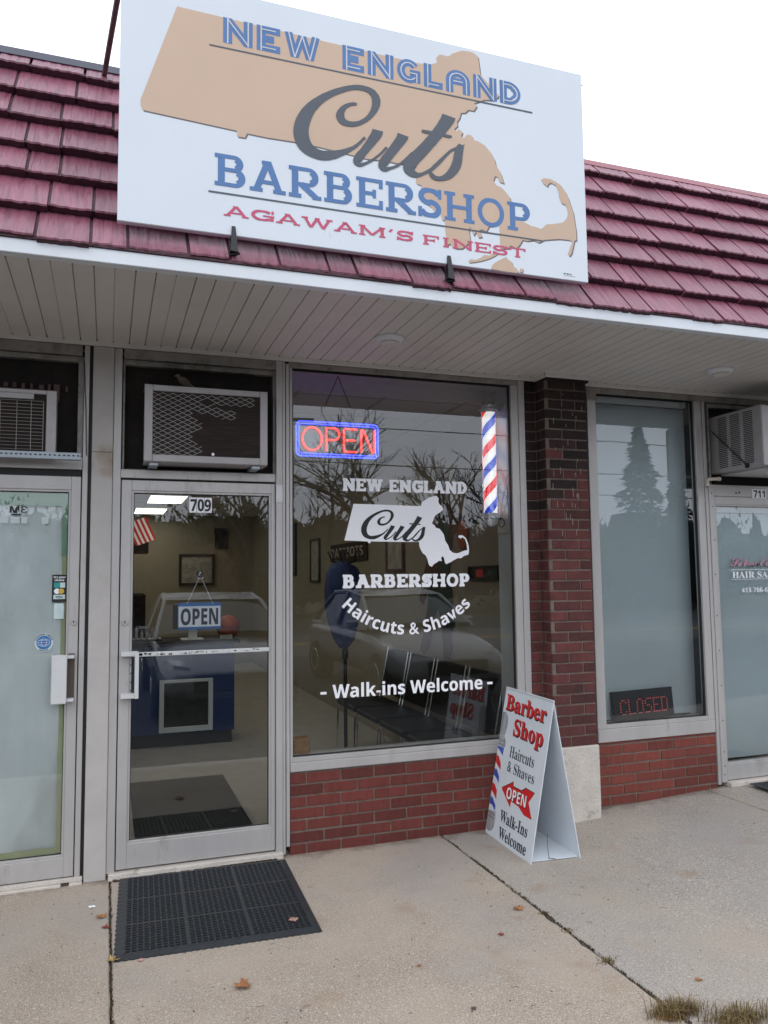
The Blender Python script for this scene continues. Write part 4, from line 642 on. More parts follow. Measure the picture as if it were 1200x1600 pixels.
st = MB().box(-.272, -.222, .0262, .0285, 1.400, 1.484).build('pull_sticker', 'paleblue', D0)
mb = MB()
for k, ch in enumerate('PULL'): text(mb, ch, -.252, -.244, 1.466-.019*k, .010, f2, 'sans')
mb.build('lettering', 'blind', st)
cx, cz = -.318, 1.275
st = MB().add([(cx+.047*math.cos(a/20*math.pi), .0268, cz+.052*math.sin(a/20*math.pi)) for a in range(40)], [tuple(range(40))]).build('oval_sticker', 'paleblue', D0)
MB().add([(cx+.037*math.cos(a/20*math.pi), .0262, cz+.037*math.sin(a/20*math.pi)) for a in range(40)], [tuple(range(40))]).build('globe_print', 'bluesticker', st)
mb = MB()
for rx in (.008, .018): mb.tube([(cx+rx*1.9*math.cos(R(a))*.9, .0258, cz+.020*math.sin(R(a))) for a in range(0, 361, 20)], .0009, 4)
for dz in (-.012, 0, .012): mb.tube([(cx-.030+abs(dz)*.3, .0258, cz+dz), (cx+.030-abs(dz)*.3, .0258, cz+dz)], .0009, 4)
mb.tube([(cx+.0455*math.cos(R(a)), .0258, cz+.0505*math.sin(R(a))) for a in range(0, 361, 12)], .0007, 4)
mb.build('globe_lines', 'vinyl', st)
def on_arc(s, r1, r2, a0, a1, h, flip=1):
    mb = MB(); n = len(s)
    for k, ch in enumerate(s):
        if ch == ' ': continue
        a = R(a0+(a1-a0)*(k+.5)/n); px, pz = cx+r1*math.cos(a), cz+r2*math.sin(a); rot = a-math.pi/2 if flip > 0 else a+math.pi/2
        u = Vector((math.cos(rot), 0, math.sin(rot))); v = Vector((-math.sin(rot), 0, math.cos(rot)))
        text(mb, ch, -h*.35, h*.35, 0, h, (Vector((px, .0256, pz)), u, v, Vector((0, -1, 0))), 'sans')
    return mb
on_arc('INTERNATIONAL FABRICARE', .040, .0405, 165, 15, .0075).build('lettering', 'ink', st); on_arc('INSTITUTE', .044, .048, 235, 305, .0075, -1).build('lettering', 'ink', st)
text(MB(), 'M\u0190', -.505, -.418, 1.978, .036, wall_frame(.027), 'sans', .012).build('lettering', 'black', D0)
mb = MB(); mb.box(-.497, -.448, .0258, .0264, 1.964, 1.972)
mb.build('notice_bar', 'black', D0)
rr_ = random.Random(8); mb = MB()
for bx, bw in ((-.56, .05), (-.50, .045), (-.447, .03), (-.345, .035)):
    for r__ in range(7): mb.box(bx, bx+bw*rr_.uniform(.7, 1), .0258, .0264, 1.945-.011*r__, 1.9475-.011*r__)
    mb.box(bx, bx+bw, .0262, .0268, 1.92, 1.957)
mb.build('notice_text', 'blind', D0)

# --- salon door 711 on the right
D2 = door(4.218, 5.08, .125, 2.176, 4.245, 5.0, .245, 2.106, 0); pane(4.245, 5.0, .245, 2.106, .03, D2)
jm = MB().bbox(4.1455, 4.172, -.004, .06, .10, 2.926, .002).bbox(4.1725, 4.2165, -.012, .06, .115, 2.26, .003).bbox(4.18, 6, -.002, .06, 2.178, 2.262, .002).build('door_frame', 'alu', B)
mb = MB()
for z in (.17, .23, .33, .55, .8, 1.05, 1.3, 1.6, 1.85, 2.1, 2.2): mb.lathe([(.0045, -.0122), (.0045, -.014)], (4.196+rr_.uniform(-.005, .005), 0, z), 10, 'y')
mb.build('screw_hole', 'rubber', jm)
MB().bbox(4.216, 5.1, -.05, .05, .085, .118, .004).build('threshold', 'plinth', B)
nb = MB().box(4.580, 4.715, -.006, -.0035, 2.167, 2.238).build('house_number', 'vinyl', D2)
text(MB(), '711', 4.592, 4.703, 2.175, .055, wall_frame(-.006), 'sans', .012, .001).build('numerals', 'black', nb)
MB().lathe([(.007, -.0022), (.007, -.004)], (4.43, 0, 2.205), 12, 'y').lathe([(.008, -.0022), (.008, -.004)], (4.46, 0, 2.208), 12, 'y').build('screw_hole', 'rubber', D2)
f3 = wall_frame(.0255)
def slant(a, b): return (a+b*.18, b+a*0)
text(MB(), "Sebastian's", 4.375, 4.93, 1.655, .060, f3, 'script', .03, -.0006).build('script_lettering', 'black', D2)
text(MB(), "Sebastian's", 4.372, 4.927, 1.658, .060, f3, 'script', .012).build('script_lettering', 'mauve', D2)
text(MB(), 'HAIR SALON', 4.385, 4.90, 1.572, .045, f3, 'serif', .0).build('lettering', 'vinyl', D2)
MB().box(4.372, 4.93, .0245, .0252, 1.630, 1.633).box(4.38, 4.93, .0245, .0252, 1.560, 1.563).build('rule', 'vinyl', D2)
text(MB(), '413-786-67', 4.466, 4.745, 1.463, .034, f3, 'sans', -.004).build('phone_number', 'vinyl', D2)

# --- the two shop windows
def window(x0, x1, z0, z1, zs, lw, rw):
    wf = frame_rect(MB(), x0-lw, x1+rw, z0-.028, z1+.003, lw, rw, .028, .001, -.002, .06).build('window', 'alu', B)
    MB().bbox(x0-lw, x1+rw, -.006, .06, zs, z0-.029, .004).build('sill', 'alu', wf)
    frame_rect(MB(), x0, x1, z0, z1, .006, .006, .006, .006, .018, .040, .001).build('gasket', 'rubber', wf)
    pane(x0, x1, z0, z1, .03, wf); return wf
W1 = window(1.048, 2.552, .553, 2.890, .470, .016, .052)
MB().bbox(2.606, 2.652, -.008, .05, .47, 2.926, .003).build('jamb', 'alu', W1)
W2 = window(3.222, 4.080, .588, 2.880, .470, .070, .060)
MB().bbox(3.146, 3.222, -.010, -.003, 2.83, 2.884, .001).build('corner_plate', 'alu_dirty', W2)
# window shelf inside
MB().bbox(1.03, 2.66, .045, .16, .50, .552, .004).build('inner_ledge', 'alu_white', W1)
MB().bbox(3.16, 4.14, .045, .22, .53, .578, .004).build('inner_ledge', 'alu_white', W2)
# lettering on the shop window: white cut vinyl on the outside of the pane
fw = wall_frame(.028)
slab_word(MB(), 'NEW ENGLAND', 1.374, 2.230, 2.146, .080, fw, t=.31, ts=.20, q=.055, gap=.06).build('lettering', 'vinyl', W1)
slab_word(MB(), 'BARBERSHOP', 1.369, 2.234, 1.541, .084, fw, t=.31, ts=.20, q=.055, gap=.06).build('lettering', 'vinyl', W1)
MB().poly(mm(MAP_WINDOW), fw, .0, .0005).build('state_map', 'vinyl', W1)
ribbons(MB(), SCRIPT_WINDOW, fw, .0008).build('script_lettering', 'film', W1)
def bow(a, b):
    cxx, rad = 1.803, .62; t_ = (a-cxx)/rad*1.03; rb = rad-b
    return (cxx+rb*math.sin(t_)+0, 1.247+rad-rb*math.cos(t_)-.002+ (a-cxx)*.0)
text(MB(), 'Haircuts & Shaves', 1.325, 2.270, 0, .078, fw, 'sans', .008, 0, bow).build('lettering', 'vinyl', W1)
text(MB(), 'Walk-ins Welcome', 1.299, 2.308, .878, .081, fw, 'sans', .006).build('lettering', 'vinyl', W1)
MB().box(1.224, 1.262, .0275, .0285, .905, .920).box(2.342, 2.380, .0275, .0285, .905, .920).build('dash_mark', 'vinyl', W1)
# ================================================================== things outside
# --- shop sign
SG = thing('shop_sign', 'large white barbershop sign board with tan state map mounted on the shingle roof', 'sign', (1.2, -1.19, 3.14))
YS = -1.2; fs_ = wall_frame(YS)
MB().bbox(.014, 2.372, YS, YS+.035, 3.143, 4.302, .003).build('board', 'sign_white', SG)
MB().poly([(x+.006, z-.007) for x, z in mm(MAP_SIGN)], fs_, .0005, .0004).build('map_shadow', 'shade', SG)
mb = MB().poly(mm(MAP_SIGN), fs_, .0010, .0004)
mb.build('state_map', 'tan', SG)
for isl in MAP_ISLES[:3]:
    MB().poly([(x+.004, z-.005) for x, z in mm(isl)], fs_, .0003, .0002).build('island_shadow', 'shade', SG); MB().poly(mm(isl), fs_, .0008, .0003).build('island', 'tan', SG)
kw = dict(sans=True, gap=.13)
for wd, xa, xb, za in (('NEW', .458, .915, 4.049), ('ENGLAND', 1.026, 1.994, 4.043)):
    slab_word(MB(), wd, xa, xb, za, .124, fs_, t=.29, ts=.29, q=0, d=.0014, **kw).build('lettering', 'blue', SG)
    slab_word(MB(), wd, xa, xb, za, .124, fs_, t=.29, ts=.29, q=0, d=.0028, only=.045, **kw).build('inline_stripe', 'inline', SG)
slab_word(MB(), 'BARBERSHOP', .424, 2.036, 3.368, .150, fs_, t=.20, ts=.125, q=.09, gap=.10, d=.0014).build('lettering', 'blue', SG)
slab_word(MB(), "AGAWAM'S", .466, 1.378, 3.231, .050, fs_, t=.24, ts=.15, q=.10, gap=.16, kern=1.5, d=.0014).build('lettering', 'pink', SG)
slab_word(MB(), "FINEST", 1.430, 1.998, 3.227, .050, fs_, t=.24, ts=.15, q=.10, gap=.16, kern=1.5, d=.0014).build('lettering', 'pink', SG)
MB().box(.396, 2.062, YS-.0018, YS-.0014, 4.020, 4.028).build('rule', 'grey', SG); MB().box(.397, 2.10, YS-.0018, YS-.0014, 3.330, 3.338).build('rule', 'grey', SG)
ribbons(MB(), SCRIPT_SIGN, fs_, .0032).build('script_lettering', 'grey', SG)
mb = MB()
for k in range(7): mb.box(2.22+.007*k, 2.228+.007*k, YS-.0008, YS-.0003, 3.172+.002*(k % 3), 3.177+.002*(k % 2))
mb.box(2.225, 2.29, YS-.0008, YS-.0003, 3.165, 3.1665); mb.build('maker_mark', 'grey', SG)
mb = MB(); rr_ = random.Random(5)
for x in [.93+.02*k for k in range(8)]+[1.35, 1.62, 1.98]: x += rr_.uniform(-.008, .008); z = 3.165+rr_.uniform(0, .05); mb.box(x, x+.0012, YS-.0006, YS-.0002, z, z+rr_.uniform(.006, .025))
mb.build('drip_stain', 'soffit', SG)
for x in (.505, 1.562):
    b = MB(); b.add([(x-.012, YS-.030, 3.062), (x+.022, YS-.030, 3.058), (x+.012, YS-.006, 3.185), (x-.004, YS-.006, 3.185), (x-.012, YS+.02, 3.062), (x+.022, YS+.02, 3.058), (x+.012, YS+.0, 3.185), (x-.004, YS+.0, 3.185)], [(0, 1, 2, 3), (4, 7, 6, 5), (0, 4, 5, 1), (1, 5, 6, 2), (2, 6, 7, 3), (3, 7, 4, 0)])
    b.tube([(x-.03, YS+.02, 3.055), (x+.03, YS-.015, 3.058)], .006, 6)
    b.build('bracket', 'black_metal', SG)
MB().tube([(-.062, -.48, 4.22), (-.058, -.52, 4.22), (.012, -1.172, 4.262)], .0135, 8).build('strut', 'rust', SG)
MB().box(2.36, 2.39, YS+.036, YS+.046, 4.262, 4.30).tube([(2.372, YS+.05, 4.262), (2.405, YS+.04, 4.272), (2.372, YS+.05, 4.285)], .003, 5).build('hook', 'black_metal', SG)
MB().tube([(2.2, -.5, 4.2), (2.3, -1.165, 4.2)], .0135, 8).tube([(.3, -.9, 3.45), (.3, -1.165, 3.45)], .0135, 8).tube([(2.1, -.9, 3.45), (2.1, -1.165, 3.45)], .0135, 8).build('strut', 'rust', SG)

# --- round fittings under the soffit
for x, y, lb in ((1.478, -.565, 'round white fitting on the soffit above the shop window'), (3.812, -.563, 'round white fitting on the soffit above the salon window')):
    t = thing('soffit_light', lb, 'soffit light', (x, y, ZS), 'round fittings on the soffit')
    MB().lathe([(.083, ZS-.001), (.083, ZS-.012), (.070, ZS-.028), (.060, ZS-.030)], (x, y, 0), 32).build('housing', 'fascia', t, smooth=False)
    MB().lathe([(.056, ZS-.030), (.052, ZS-.040), (.030, ZS-.046), (.001, ZS-.047)], (x, y, 0), 32).build('cover', 'soffit', t, smooth=True)

# --- air conditioners
A1 = thing('air_conditioner', 'air conditioner with torn diamond mesh grille in the transom above the shop door', 'air conditioner', (.52, -.1, 2.25))
x0, x1, z0, z1, ya = .178, .868, 2.262, 2.695, -.15
MB().box(x0+.006, x1-.006, ya+.012, .055, z0+.004, z1-.004).build('case', 'board', A1)
MB().box(x0+.002, x1-.002, ya+.012, .055, z0-.002, z0+.0035).box(x0+.002, x1-.002, ya+.012, .055, z1-.0035, z1+.002).build('case_plate', 'ac', A1)
mb = MB()
for k in range(26): mb.box(x0+.001, x0+.0055, ya+.02+.0*k, .05, z0+.02+.0155*k, z0+.026+.0155*k)
mb.build('side_louvre', 'rubber', A1)
frame_rect(MB(), x0, x1, z0, z1, .046, .044, .040, .034, ya, ya+.02, .003).build('grille_frame', 'ac', A1)
MB().box(x0+.04, x1-.04, ya+.010, ya+.0075, z0+.03, z1-.03).build('coil', 'ac_in', A1)
mb = MB(); rr_ = random.Random(2)
for k in range(26):
    z = z0+.045+.0138*k; x = x0+.05+rr_.uniform(0, .02)
    while x < x1-.06:
        L_ = rr_.uniform(.015, .03); mb.box(x, x+L_, ya+.0085, ya+.0098, z, z+.0022); x += L_+rr_.uniform(.008, .02)
mb.build('coil_fin', mat('coil_edge', (.16, .08, .06), .7, 0, .5, 30), A1)
mb = MB(); W_, H_ = .0540, .0135; nx, nz = int((x1-x0-.09)/W_)+1, int((z1-z0-.075)/H_)+1
def torn(x, z):
    u, v = (x-x0-.046)/(x1-x0-.09), (z-z0-.04)/(z1-z0-.075)
    if v > .88 and u < .82: return False
    if u < .40+.05*math.sin(v*17): return False
    if abs(v-(.78-.35*(u-.35))) < .075 and u < .78: return False
    if v < .06 and u < .36: return False
    if abs(v-.9) < .1 and .55 < u < .95 and v > .80: return False
    return True
for i in range(nx):
    for k in range(nz):
        xa, za = x0+.046+W_*i+(W_/2 if k % 2 else 0), z0+.04+H_*k
        for sgn in (1, -1):
            xb, zb = xa+sgn*W_/2, za+H_
            if not (x0+.045 < xb < x1-.044 and zb < z1-.033) or torn((xa+xb)/2, za): continue
            mb.add([(xa, ya+.004, za-.0013), (xb, ya+.004, zb-.0013), (xb, ya+.004, zb+.0013), (xa, ya+.004, za+.0013), (xa, ya+.006, za-.0013), (xb, ya+.006, zb-.0013), (xb, ya+.006, zb+.0013), (xa, ya+.006, za+.0013)], [(0, 1, 2, 3), (0, 4, 5, 1), (3, 2, 6, 7)])
mb.build('diamond_mesh', 'mesh', A1)
MB().lathe([(.009, ya+.003), (.009, ya+.001)], (.555, 0, z0+.052), 10, 'y').build('badge', 'vinyl', A1)
for x in (x0+.03, x1-.09): MB().bbox(x, x+.05, ya+.02, .05, z0-.022, z0-.003, .003).build('support_foot', 'galv', A1)

A0 = thing('air_conditioner', 'white window air conditioner with wire guard above the papered door', 'air conditioner', (-.55, -.1, 2.29))
x0, x1, z0, z1, ya = -.86, -.274, 2.275, 2.634, -.10
MB().box(x0+.004, x1-.004, ya+.012, .055, z0, z1-.004).build('case', 'ac', A0)
frame_rect(MB(), x0, x1, z0, z1, .05, .052, .02, .022, ya, ya+.02, .003).bbox(x0+.05, -.388, ya+.001, ya+.018, z1-.052, z1-.022, .002).build('grille_frame', 'ac', A0)
MB().box(x0+.05, x1-.052, ya+.009, ya+.0075, z0+.02, z1-.02).build('coil', 'ac_in', A0)
mb = MB()
for k in range(15): mb.tube([(x0+.05, ya+.004, z0+.035+.0188*k), (x1-.066, ya+.004, z0+.035+.0188*k)], .0016, 5)
for x in (-.72, -.63, -.55, -.47, -.40, x1-.066): mb.tube([(x, ya+.002, z0+.028), (x, ya+.002, z1-.065)], .0018, 5)
mb.build('wire_guard', 'mesh', A0)
sb = thing('support_rail', 'perforated galvanised rail under the left air conditioner', 'rail', (-.5, -.12, 2.25))
MB().bbox(-1.2, -.146, -.125, -.118, 2.258, 2.296, .0015).bbox(-1.2, -.146, -.117, -.08, 2.258, 2.263, .001).build('angle_bar', 'galv', sb)
mb = MB()
for k in range(34): x = -.16-.0235*k; mb.lathe([(.0045, -.1252), (.0045, -.1266)], (x, 0, 2.279), 8, 'y').box(x-.006, x+.006, -.1262, -.1252, 2.2765, 2.2815)
mb.build('slot', 'rubber', sb)
MB().box(-1.2, -.15, -.03, .05, 2.292, 2.30).build('shelf', 'board', sb)
ch = thing('hanging_chain', 'thin steel chain hanging beside the left transom', 'chain', (-.13, -.02, 2.85))
def links(mb, a, b, n, r=.0065, w_=.0012):
    a, b = Vector(a), Vector(b); t = (b-a).normalized(); s1 = t.orthogonal().normalized(); s2 = t.cross(s1)
    for k in range(n):
        c = a.lerp(b, (k+.5)/n); s = s1 if k % 2 else s2; L_ = (b-a).length/n*.72
        mb.tube([c+t*L_*math.cos(q*math.pi/5)+s*r*.55*math.sin(q*math.pi/5) for q in range(11)], w_, 5, caps=False)
mb = MB(); links(mb, (-.142, -.016, 2.83), (-.128, -.018, 2.55), 20); links(mb, (-.128, -.018, 2.55), (-.120, -.018, 2.30), 18); mb.build('chain_links', 'black_metal', ch)

A2 = thing('air_conditioner', 'grey louvred air conditioner jutting out above the salon door on a chain', 'air conditioner', (4.5, -.2, 2.35))
x0, x1, ya, z0, z1 = 4.25, 4.86, -.455, 2.345, 2.772
MB().bbox(x0, x1, ya, .05, z0, z1, .006).build('case', 'ac', A2)
mb = MB()
for k in range(28):
    z = z0+.032+.0135*k
    for a, b in ((-.045, -.13), (-.165, -.255), (-.29, -.375)): mb.box(x0-.0012, x0+.001, b, a, z, z+.0062)
mb.build('side_louvre', 'rubber', A2)
MB().bbox(x0-.004, x0+.06, ya-.012, ya-.001, z0+.0, z1-.008, .004).bbox(x0+.061, x1, ya-.012, ya-.001, z0, z0+.04, .003).bbox(x0+.061, x1, ya-.012, ya-.001, z1-.03, z1-.008, .003).build('grille_frame', 'ac', A2)
mb = MB()
for k in range(36): mb.box(x0+.062, x1-.02, ya-.008, ya-.003, z0+.045+.0098*k, z0+.049+.0098*k)
mb.build('louvre', 'alu_white', A2); MB().box(x0+.061, x1, ya-.002, ya-.0005, z0+.04, z1-.03).build('coil', 'ac_in', A2)
MB().bbox(4.33, 4.95, ya+.02, ya+.06, z0-.055, z0-.012, .003).box(4.33, 4.95, ya+.03, .03, z0-.012, z0-.002).build('support_bar', 'alu_white', A2)
mb = MB(); links(mb, (4.22, -.01, 2.66), (4.245, -.30, 2.375), 20, .009, .0022); mb.lathe([(.018, -.004), (.018, .004)], (4.243, -.315, 2.36), 12, 'x'); mb.tube([(4.245, -.315, 2.36), (4.9, -.34, 2.345)], .006, 6)
mb.build('chain', 'black_metal', A2)
pv = thing('drain_pipe', 'short cream plastic elbow pipe above the salon door post', 'pipe', (4.17, -.02, 2.28))
MB().tube([(4.155, -.02, 2.245), (4.155, -.02, 2.285), (4.165, -.02, 2.298), (4.26, -.03, 2.303)], .0115, 12).lathe([(.015, 2.245), (.015, 2.265)], (4.155, -.02, 0), 14).lathe([(.015, 4.243), (.015, 4.262)], (0, -.03, 2.302), 14, 'x').build('pipe', 'pvc', pv)
# --- small bird perched on the middle air conditioner
pr = []
for k in range(11):
    q = k/10; pr.append(((.360+.075*q, -.095+.01*q, 2.757-.042*q), .0045+.0185*math.sin(math.pi*min(1, q*1.05+.0))**.7 if 0 < k < 10 else .004))
bm_ = MB().tube([p for p, _ in pr], [r for _, r in pr], 14); bm_.lathe([(max(.0005, .0125*math.sin(R(a))), 2.765-.0125*math.cos(R(a))) for a in range(0, 181, 20)], (.362, -.098, 0), 12)
bm_.tube([(.428, -.086, 2.720), (.470, -.080, 2.702)], [.008, .005], 6)
bd = bm_.build('sparrow', 'bird', None, smooth=True); tag(bd, 'small brown sparrow perched on top of the air conditioner with torn mesh', 'bird')
MB().tube([(.343, -.104, 2.763), (.352, -.101, 2.765)], [.0008, .003], 6).build('beak', 'gold', bd); MB().tube([(.388, -.09, 2.722), (.386, -.09, 2.698)], .0015, 5).tube([(.397, -.09, 2.72), (.398, -.09, 2.698)], .0015, 5).build('legs', 'rust', bd)

# --- A-frame sidewalk sign
AS = thing('sidewalk_sign', 'white folding barber shop sidewalk sign with red arrow and pole picture', 'sidewalk sign', (2.41, -.35, 0))
zt = .905; sl = math.hypot(.150, zt)
u = Vector((-.012, -.58, -.006)).normalized(); v = (Vector((2.415, 0, zt))-Vector((2.262, 0, .004))); v = Vector((v.x, -.045, v.z)).normalized(); nn = u.cross(v).normalized(); nn = nn if nn.x < 0 else -nn
o = Vector((2.266, -.050, .004)); FA = (o, u, v, nn); PW, PHh = .582, .912
def slabq(fr, a0, a1, b0, b1, d0, d1):
    o, u, v, n = fr; P = lambda a, b, d: o+u*a+v*b+n*d
    return MB().add([P(a0, b0, d0), P(a1, b0, d0), P(a1, b1, d0), P(a0, b1, d0), P(a0, b0, d1), P(a1, b0, d1), P(a1, b1, d1), P(a0, b1, d1)], [(0, 1, 2, 3), (4, 7, 6, 5), (0, 4, 5, 1), (1, 5, 6, 2), (2, 6, 7, 3), (3, 7, 4, 0)])
slabq(FA, 0, PW, 0, PHh, 0, -.005).build('front_panel', 'plastic_board', AS)
top0 = o+v*PHh; b0 = Vector((2.578, -.072, .004)); vb = (top0-b0); vb = Vector((vb.x, vb.y, vb.z)); lb_ = vb.length; vb.normalize(); nb_ = u.cross(vb).normalized(); nb_ = nb_ if nb_.x > 0 else -nb_
slabq((b0, u, vb, nb_), 0, PW, 0, lb_, 0, -.005).build('back_panel', 'plastic_board', AS)
bf = b0-o; lf = bf.length; slabq((o+Vector((0, 0, .006)), u, bf.normalized(), Vector((0, 0, 1))), .01, PW-.02, .006, lf-.006, 0, .004).build('floor_panel', 'plastic_board', AS)
tie = o+u*(PW-.03)+bf*.42
MB().tube([tie+Vector((0, 0, .012)), tie+Vector((.02, .05, .06)), tie+Vector((.035, .07, .12))], .0016, 5).tube([tie+Vector((-.008, 0, .012)), tie+Vector((.03, -.02, .012))], .002, 5).build('cable_tie', 'black', AS)
mc = lambda pts: [(max(.003, p[0]/1000), p[1]/1000) for p in pts]
for nm, key, m, d in (('pole_glass', 'bulb', 'silver', .0006), ('pole_collar', 'collar_hi', 'silver', .0008), ('pole_body', 'cyl', 'plastic_board', .0006), ('pole_collar', 'collar_lo', 'silver', .0008), ('pole_base', 'base', 'silver', .0006),
                      ('stripe', 'b1', 'inkblue', .0012), ('stripe', 'b2', 'inkblue', .0012), ('stripe', 'b3', 'inkblue', .0012), ('stripe', 'r1', 'red', .0012), ('stripe', 'r2', 'red', .0012),
                      ('arrow_shade', 'arrow_shade', 'black', .0006), ('arrow', 'arrow', 'red', .0012)):
    MB().poly(mc(BOARD_ART[key]), FA, d, .0004).build(nm, m, AS)
MB().box(0, 0, 0, 0, 0, 0)
for kx in (.553, .578, .128, .108):
    MB().poly([(.003, kx), (.09, kx-.002), (.09, kx+.004), (.003, kx+.006)], FA, .0012, .0003).build('collar_line', 'shade', AS)
def awd(s, x0, x1, z, h, kind, off, m, d=.0008, nm='lettering', tilt=0):
    text(MB(), s, x0, x1, z, h, FA, kind, off, d, (lambda a, b: (a, b+z+tilt*(a-x0)))).build(nm, m, AS)
for dx, m, d in ((.007, 'black', .0008), (0, 'red', .0018)):
    awd('Barber', .030+dx, .528+dx, .775-dx, .095, 'serif', .014, m, d); awd('Shop', .170+dx, .528+dx, .640-dx, .098, 'serif', .014, m, d)
awd('Haircuts', .163, .465, .505, .066, 'serif', 0, 'ink'); awd('& Shaves', .160, .492, .418, .062, 'serif', 0, 'ink')
awd('OPEN', .205, .445, .262, .066, 'sans', .01, 'black', .0018, tilt=.03); awd('OPEN', .201, .441, .266, .066, 'sans', .0, 'vinyl', .0026, tilt=.03)
awd('Walk-Ins', .160, .500, .120, .066, 'serif', .01, 'ink'); awd('Welcome', .170, .512, .022, .066, 'serif', .01, 'ink')

# --- rubber door mats with rows of drainage holes
def rubber_mat(name, lb, c, w_, d_, rot, holes):
    t = thing(name, lb, 'door mat', (c[0], c[1], c[2])); t.rotation_euler = (0, 0, rot)
    mb = MB(); x0, y0 = -w_/2, -d_/2; N = 60; P_ = []
    for k in range(N): P_.append((x0+w_*k/N, y0-(.006 if k % 2 else 0)))
    for k in range(40): P_.append((x0+w_+(.006 if k % 2 else 0)*0, y0+d_*k/40))
    for k in range(N): P_.append((x0+w_-w_*k/N, y0+d_))
    for k in range(40): P_.append((x0-(.006 if k % 2 else 0), y0+d_-d_*k/40))
    n = len(P_); rim = .032
    q = [(max(x0+rim, min(x0+w_-rim, a)), max(y0+rim, min(y0+d_-rim, b))) for a, b in P_]
    vs = [(a, b, 0) for a, b in P_]+[(a, b, .004) for a, b in P_]+[(a, b, .012) for a, b in q]
    mb.add(vs, [(i, (i+1) % n, n+(i+1) % n, n+i) for i in range(n)]+[(n+i, n+(i+1) % n, 2*n+(i+1) % n, 2*n+i) for i in range(n)])
    T = Matrix.Translation(c) @ Matrix.Rotation(rot, 4, 'Z')
    mk = lambda m_, nm, mt: m_.build(nm, mt, t, inv=T)
    mk(mb, 'rim', 'mat')
    mb = MB(); nxm, nym = 3, 3; px, py = (w_-2*rim)/nxm, (d_-2*rim)/nym
    for a in range(nxm):
        for b in range(nym):
            ax, ay = x0+rim+a*px, y0+rim+b*py; gx, gy = 10, 11; cw, chh = (px-.014)/gx, (py-.014)/gy
            mb.box(ax, ax+px, ay, ay+.007, .006, .0125); mb.box(ax, ax+px, ay+py-.007, ay+py, .006, .0125); mb.box(ax, ax+.007, ay+.007, ay+py-.007, .006, .0124); mb.box(ax+px-.007, ax+px, ay+.007, ay+py-.007, .006, .0124)
            for i in range(gx):   # webs between the holes
                mb.box(ax+.007+cw*i-.003, ax+.007+cw*i+.004, ay+.007, ay+py-.007, .004, .0118)
            for k in range(gy+1): mb.box(ax+.007, ax+px-.007, ay+.007+chh*k-.0022, ay+.007+chh*k+.0026, .004, .0120)
            for i in range(gx):
                for k in range(gy):
                    if (i+k) % 2 == 0: mb.lathe([(.0042, .008), (.0034, .0150)], (ax+.007+cw*i, ay+.007+chh*k, 0), 6)
    mk(mb, 'grid', 'mat')
    mk(MB().box(x0+rim, x0+w_-rim, y0+rim, y0+d_-rim, .001, .004), 'backing', 'black')
    return t
c_ = ((.061+.966+.964+.084)/4+.002, (-.023-.068-1.025-.998)/4, .001)
rubber_mat('door_mat', 'black perforated rubber mat lying before the barbershop door', c_, .895, .965, R(-2.2), 1)
rubber_mat('door_mat', 'black rubber mat at the right edge before the salon door', (4.78, -.42, gz(4.78)+.0), .92, .62, R(-1), 1)

# --- leaves, scraps and weeds on the walk
def leaf(x, y, s, rot, m, lb, name='fallen_leaf', curl=.3, z=0, cat='leaf', pts=None):
    rnd = random.Random(int(x*1000)+int(-y*997)); out = pts or [(0, -1), (.35, -.55), (.8, -.6), (.62, -.15), (1, .2), (.55, .35), (.45, .8), (.1, .6), (0, 1.05), (-.12, .6), (-.5, .75), (-.5, .3), (-.95, .15), (-.6, -.15), (-.75, -.6), (-.3, -.5)]
    vs = [(0, 0, s*.10)]; c, sn = math.cos(rot), math.sin(rot)
    for a, b in out:
        a += rnd.uniform(-.12, .12); b += rnd.uniform(-.12, .12); vs.append((s*(a*c-b*sn), s*(a*sn+b*c), s*(.04+curl*a*a+rnd.uniform(0, .22))))
    n = len(out); zz = z if z else gz(x)
    vs = [(x+p[0], y+p[1], zz+.002+p[2]) for p in vs]; vs2 = [(p[0], p[1], p[2]-.0008) for p in vs]; N = n+1
    mb = MB(); mb.add(vs+vs2, [(0, 1+i, 1+(i+1) % n) for i in range(n)]+[(N, N+1+(i+1) % n, N+1+i) for i in range(n)]+[(1+i, N+1+i, N+1+(i+1) % n, 1+(i+1) % n) for i in range(n)])
    tag(mb.build(name, m), lb, cat, 'fallen leaves on the walk' if cat == 'leaf' else None)
for a in ((-.001, -.503, .030, .4, 'leaf_brown', 'curled tan brown leaf left of the rubber mat by the joint'),
          (.020, -.631, .020, 1.2, 'leaf_red', 'small dark red leaf touching the joint left of the rubber mat'),
          (.053, -.975, .030, 2.0, 'leaf_tan', 'pale ochre leaf at the lower left corner of the rubber mat'),
          (.532, -1.389, .040, 1.5, 'leaf_brown', 'long rusty leaf on the concrete below the rubber mat'),
          (1.899, -1.133, .028, .5, 'leaf_brown', 'reddish brown leaf left of the long joint below the sidewalk sign'),
          (1.693, -1.346, .016, .9, 'leaf_red', 'tiny crimson leaf alone on the middle slab'),
          (2.235, -1.977, .016, 2.4, 'leaf_brown', 'small brown leaf on the right slab near the grass tuft'),
          (1.243, -1.479, .012, .2, 'leaf_brown', 'tiny dark leaf with stem on the middle slab'),
          (1.312, -1.851, .013, .2, 'rust', 'dark shrivelled leaf near the bottom edge of the middle slab'),
          (.16, -1.02, .014, 1.1, 'leaf_pink', 'small pinkish leaf along the front edge of the rubber mat'),
          (1.94, -2.16, .030, 1.1, 'leaf_brown', 'orange brown leaf beside the grass tuft at the joint')): leaf(*a)
leaf(.845, -.895, .026, .3, 'leaf_pink', 'pinkish leaf lying on the rubber mat', z=.014, curl=.1)
